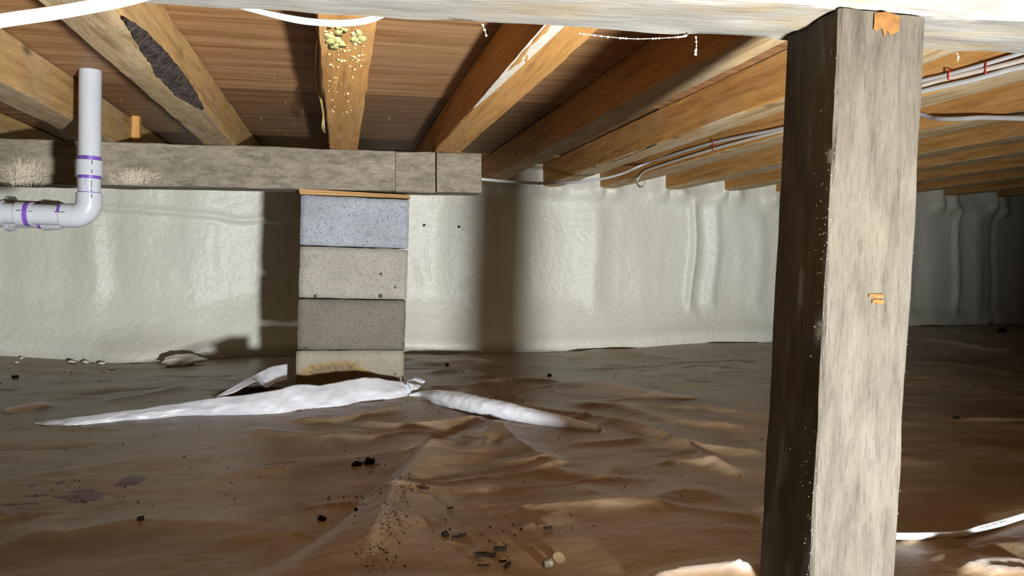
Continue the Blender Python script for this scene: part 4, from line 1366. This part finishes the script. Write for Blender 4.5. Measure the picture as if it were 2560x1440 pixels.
chip(1200, 1390, .020, .010, .004, -.05, 'flat brown bark chip at the left of the biggest dark chip', 1)
chip(1216, 1393, .028, .010, .005, -.32, 'biggest dark chip on the sheet, low centre', 2, 'soil')
chip(1250, 1379, .020, .011, .006, -.1, 'dark curled chip just above and right of the biggest chip', 3, 'soil')
chip(1257, 1408, .012, .004, .003, .1, 'small dark splinter right below the biggest chip', 4, 'soil')
chip(1268, 1420, .018, .007, .005, .9, 'dark forked twig bit nearest the bottom centre', 5, 'soil')
chip(1208, 1418, .018, .003, .003, -.15, 'thin dark bark sliver under the biggest chip', 6, 'soil')
chip(1370, 1326, .015, .006, .005, 0, 'small half round dark chip centre right', 7, 'soil')
chip(1156, 1344, .013, .006, .005, .3, 'dark chip at the right end of a short row', 8, 'soil')
chip(1140, 1346, .014, .003, .003, .1, 'dark thin twig between two dark chips', 9, 'soil')
chip(1060, 1225, .022, .006, .004, -.1, 'dark twig bit right of the main fold', 10, 'soil')
chip(1126, 1275, .012, .005, .004, .2, 'small dark crumb halfway right of the main fold', 11, 'soil')
bit('soil_lump', 1112, 1340, .0065, .006, .005, M['soil'], 'round soil lump at the left end of the row of chips', 'soil lump', seed=3)
bit('soil_lump', 805, 1300, .009, .006, .0055, M['soil'], 'squarish dark soil lump left of the main fold', 'soil lump', seed=4)
bit('soil_lump', 352, 1300, .006, .006, .005, M['soil'], 'lone dark soil lump in the left foreground', 'soil lump', seed=5)
bit('soil_lump', 926, 1159, .012, .010, .008, M['soil'], 'largest lump in the dark soil cluster left of the fold', 'soil lump', seed=6, rough=.5)
bit('soil_lump', 893, 1163, .013, .007, .006, M['soil'], 'flat lump in the dark soil cluster left of the fold', 'soil lump', seed=7, rough=.5)
bit('soil_lump', 890, 1279, .004, .004, .004, M['soil'], 'tiny dark lump just left of the main fold', 'soil lump', seed=8)
bit('soil_lump', 2505, 830, .028, .02, .02, M['soil'], 'dark clod by the foam wall right of the post', 'soil lump', seed=9, rough=.5)
bit('soil_lump', 2392, 1046, .012, .006, .004, M['soil'], 'small dark clod in the shade right of the post', 'soil lump', seed=10, rough=.4)
bit('soil_lump', 1374, 940, .010, .008, .007, M['soil'], 'dark soil lump on the sheet right of the pier', 'soil lump', seed=12)
bit('soil_lump', 1118, 914, .010, .008, .007, M['soil'], 'dark soil lump beside the pier near the wall', 'soil lump', seed=13)
bit('soil_lump', 40, 945, .014, .012, .008, M['soil'], 'dark soil lump by the foam wall at far left', 'soil lump', seed=14, rough=.5)
bit('pebble', 1371, 1416, .0095, .008, .008, M['pebble'], 'speckled grey pebble at the bottom centre', 'pebble', seed=15, rough=.15)
p = on_sheet(1397, 1402)
th_ = np.linspace(0, 2 * math.pi, 28, endpoint=False)
me = mesh_from('disc', [(.0095 * math.cos(t), .0095 * math.sin(t), z) for z in (0, .0012) for t in th_], [tuple(range(27, -1, -1)), tuple(range(28, 56))] + [(i, (i + 1) % 28, 28 + (i + 1) % 28, 28 + i) for i in range(28)])
o = link('disc', me, M['disc'], smooth=False); o.location = (p[0], p[1], p[2] + .004); o.rotation_euler = (.55, .1, 0)
tag(o, 'small round tan disc leaning beside the speckled pebble', 'disc')
# loose foam by the wall
bit('foam_chunk', 452, 914, .088, .030, .026, M['foam_bit'], 'large torn chunk of cream foam lying at the foot of the wall', 'foam chunk', rot=.25, seed=21, rough=.35, sub=3, lift=.8)
for k, (x, y, s, lab) in enumerate(((180, 908, .017, 'loose foam crumb near the wall, left one of the two largest'), (214, 908, .018, 'loose foam crumb near the wall, right one of the two largest'), (54, 897, .011, 'small foam crumb at far left by the wall'),
                                    (43, 907, .009, 'tiny foam crumb just below the far left crumb'), (254, 911, .015, 'flat foam crumb under the foam skirt'), (280, 924, .009, 'small foam crumb right of the flat crumb'), (259, 934, .007, 'tiny foam crumb lowest of the row by the wall'))):
    bit('foam_crumb', x, y, s, s * .7, s * .55, M['foam_bit'], lab, 'foam crumb', 'foam crumbs by the wall', seed=30 + k, rough=.4)
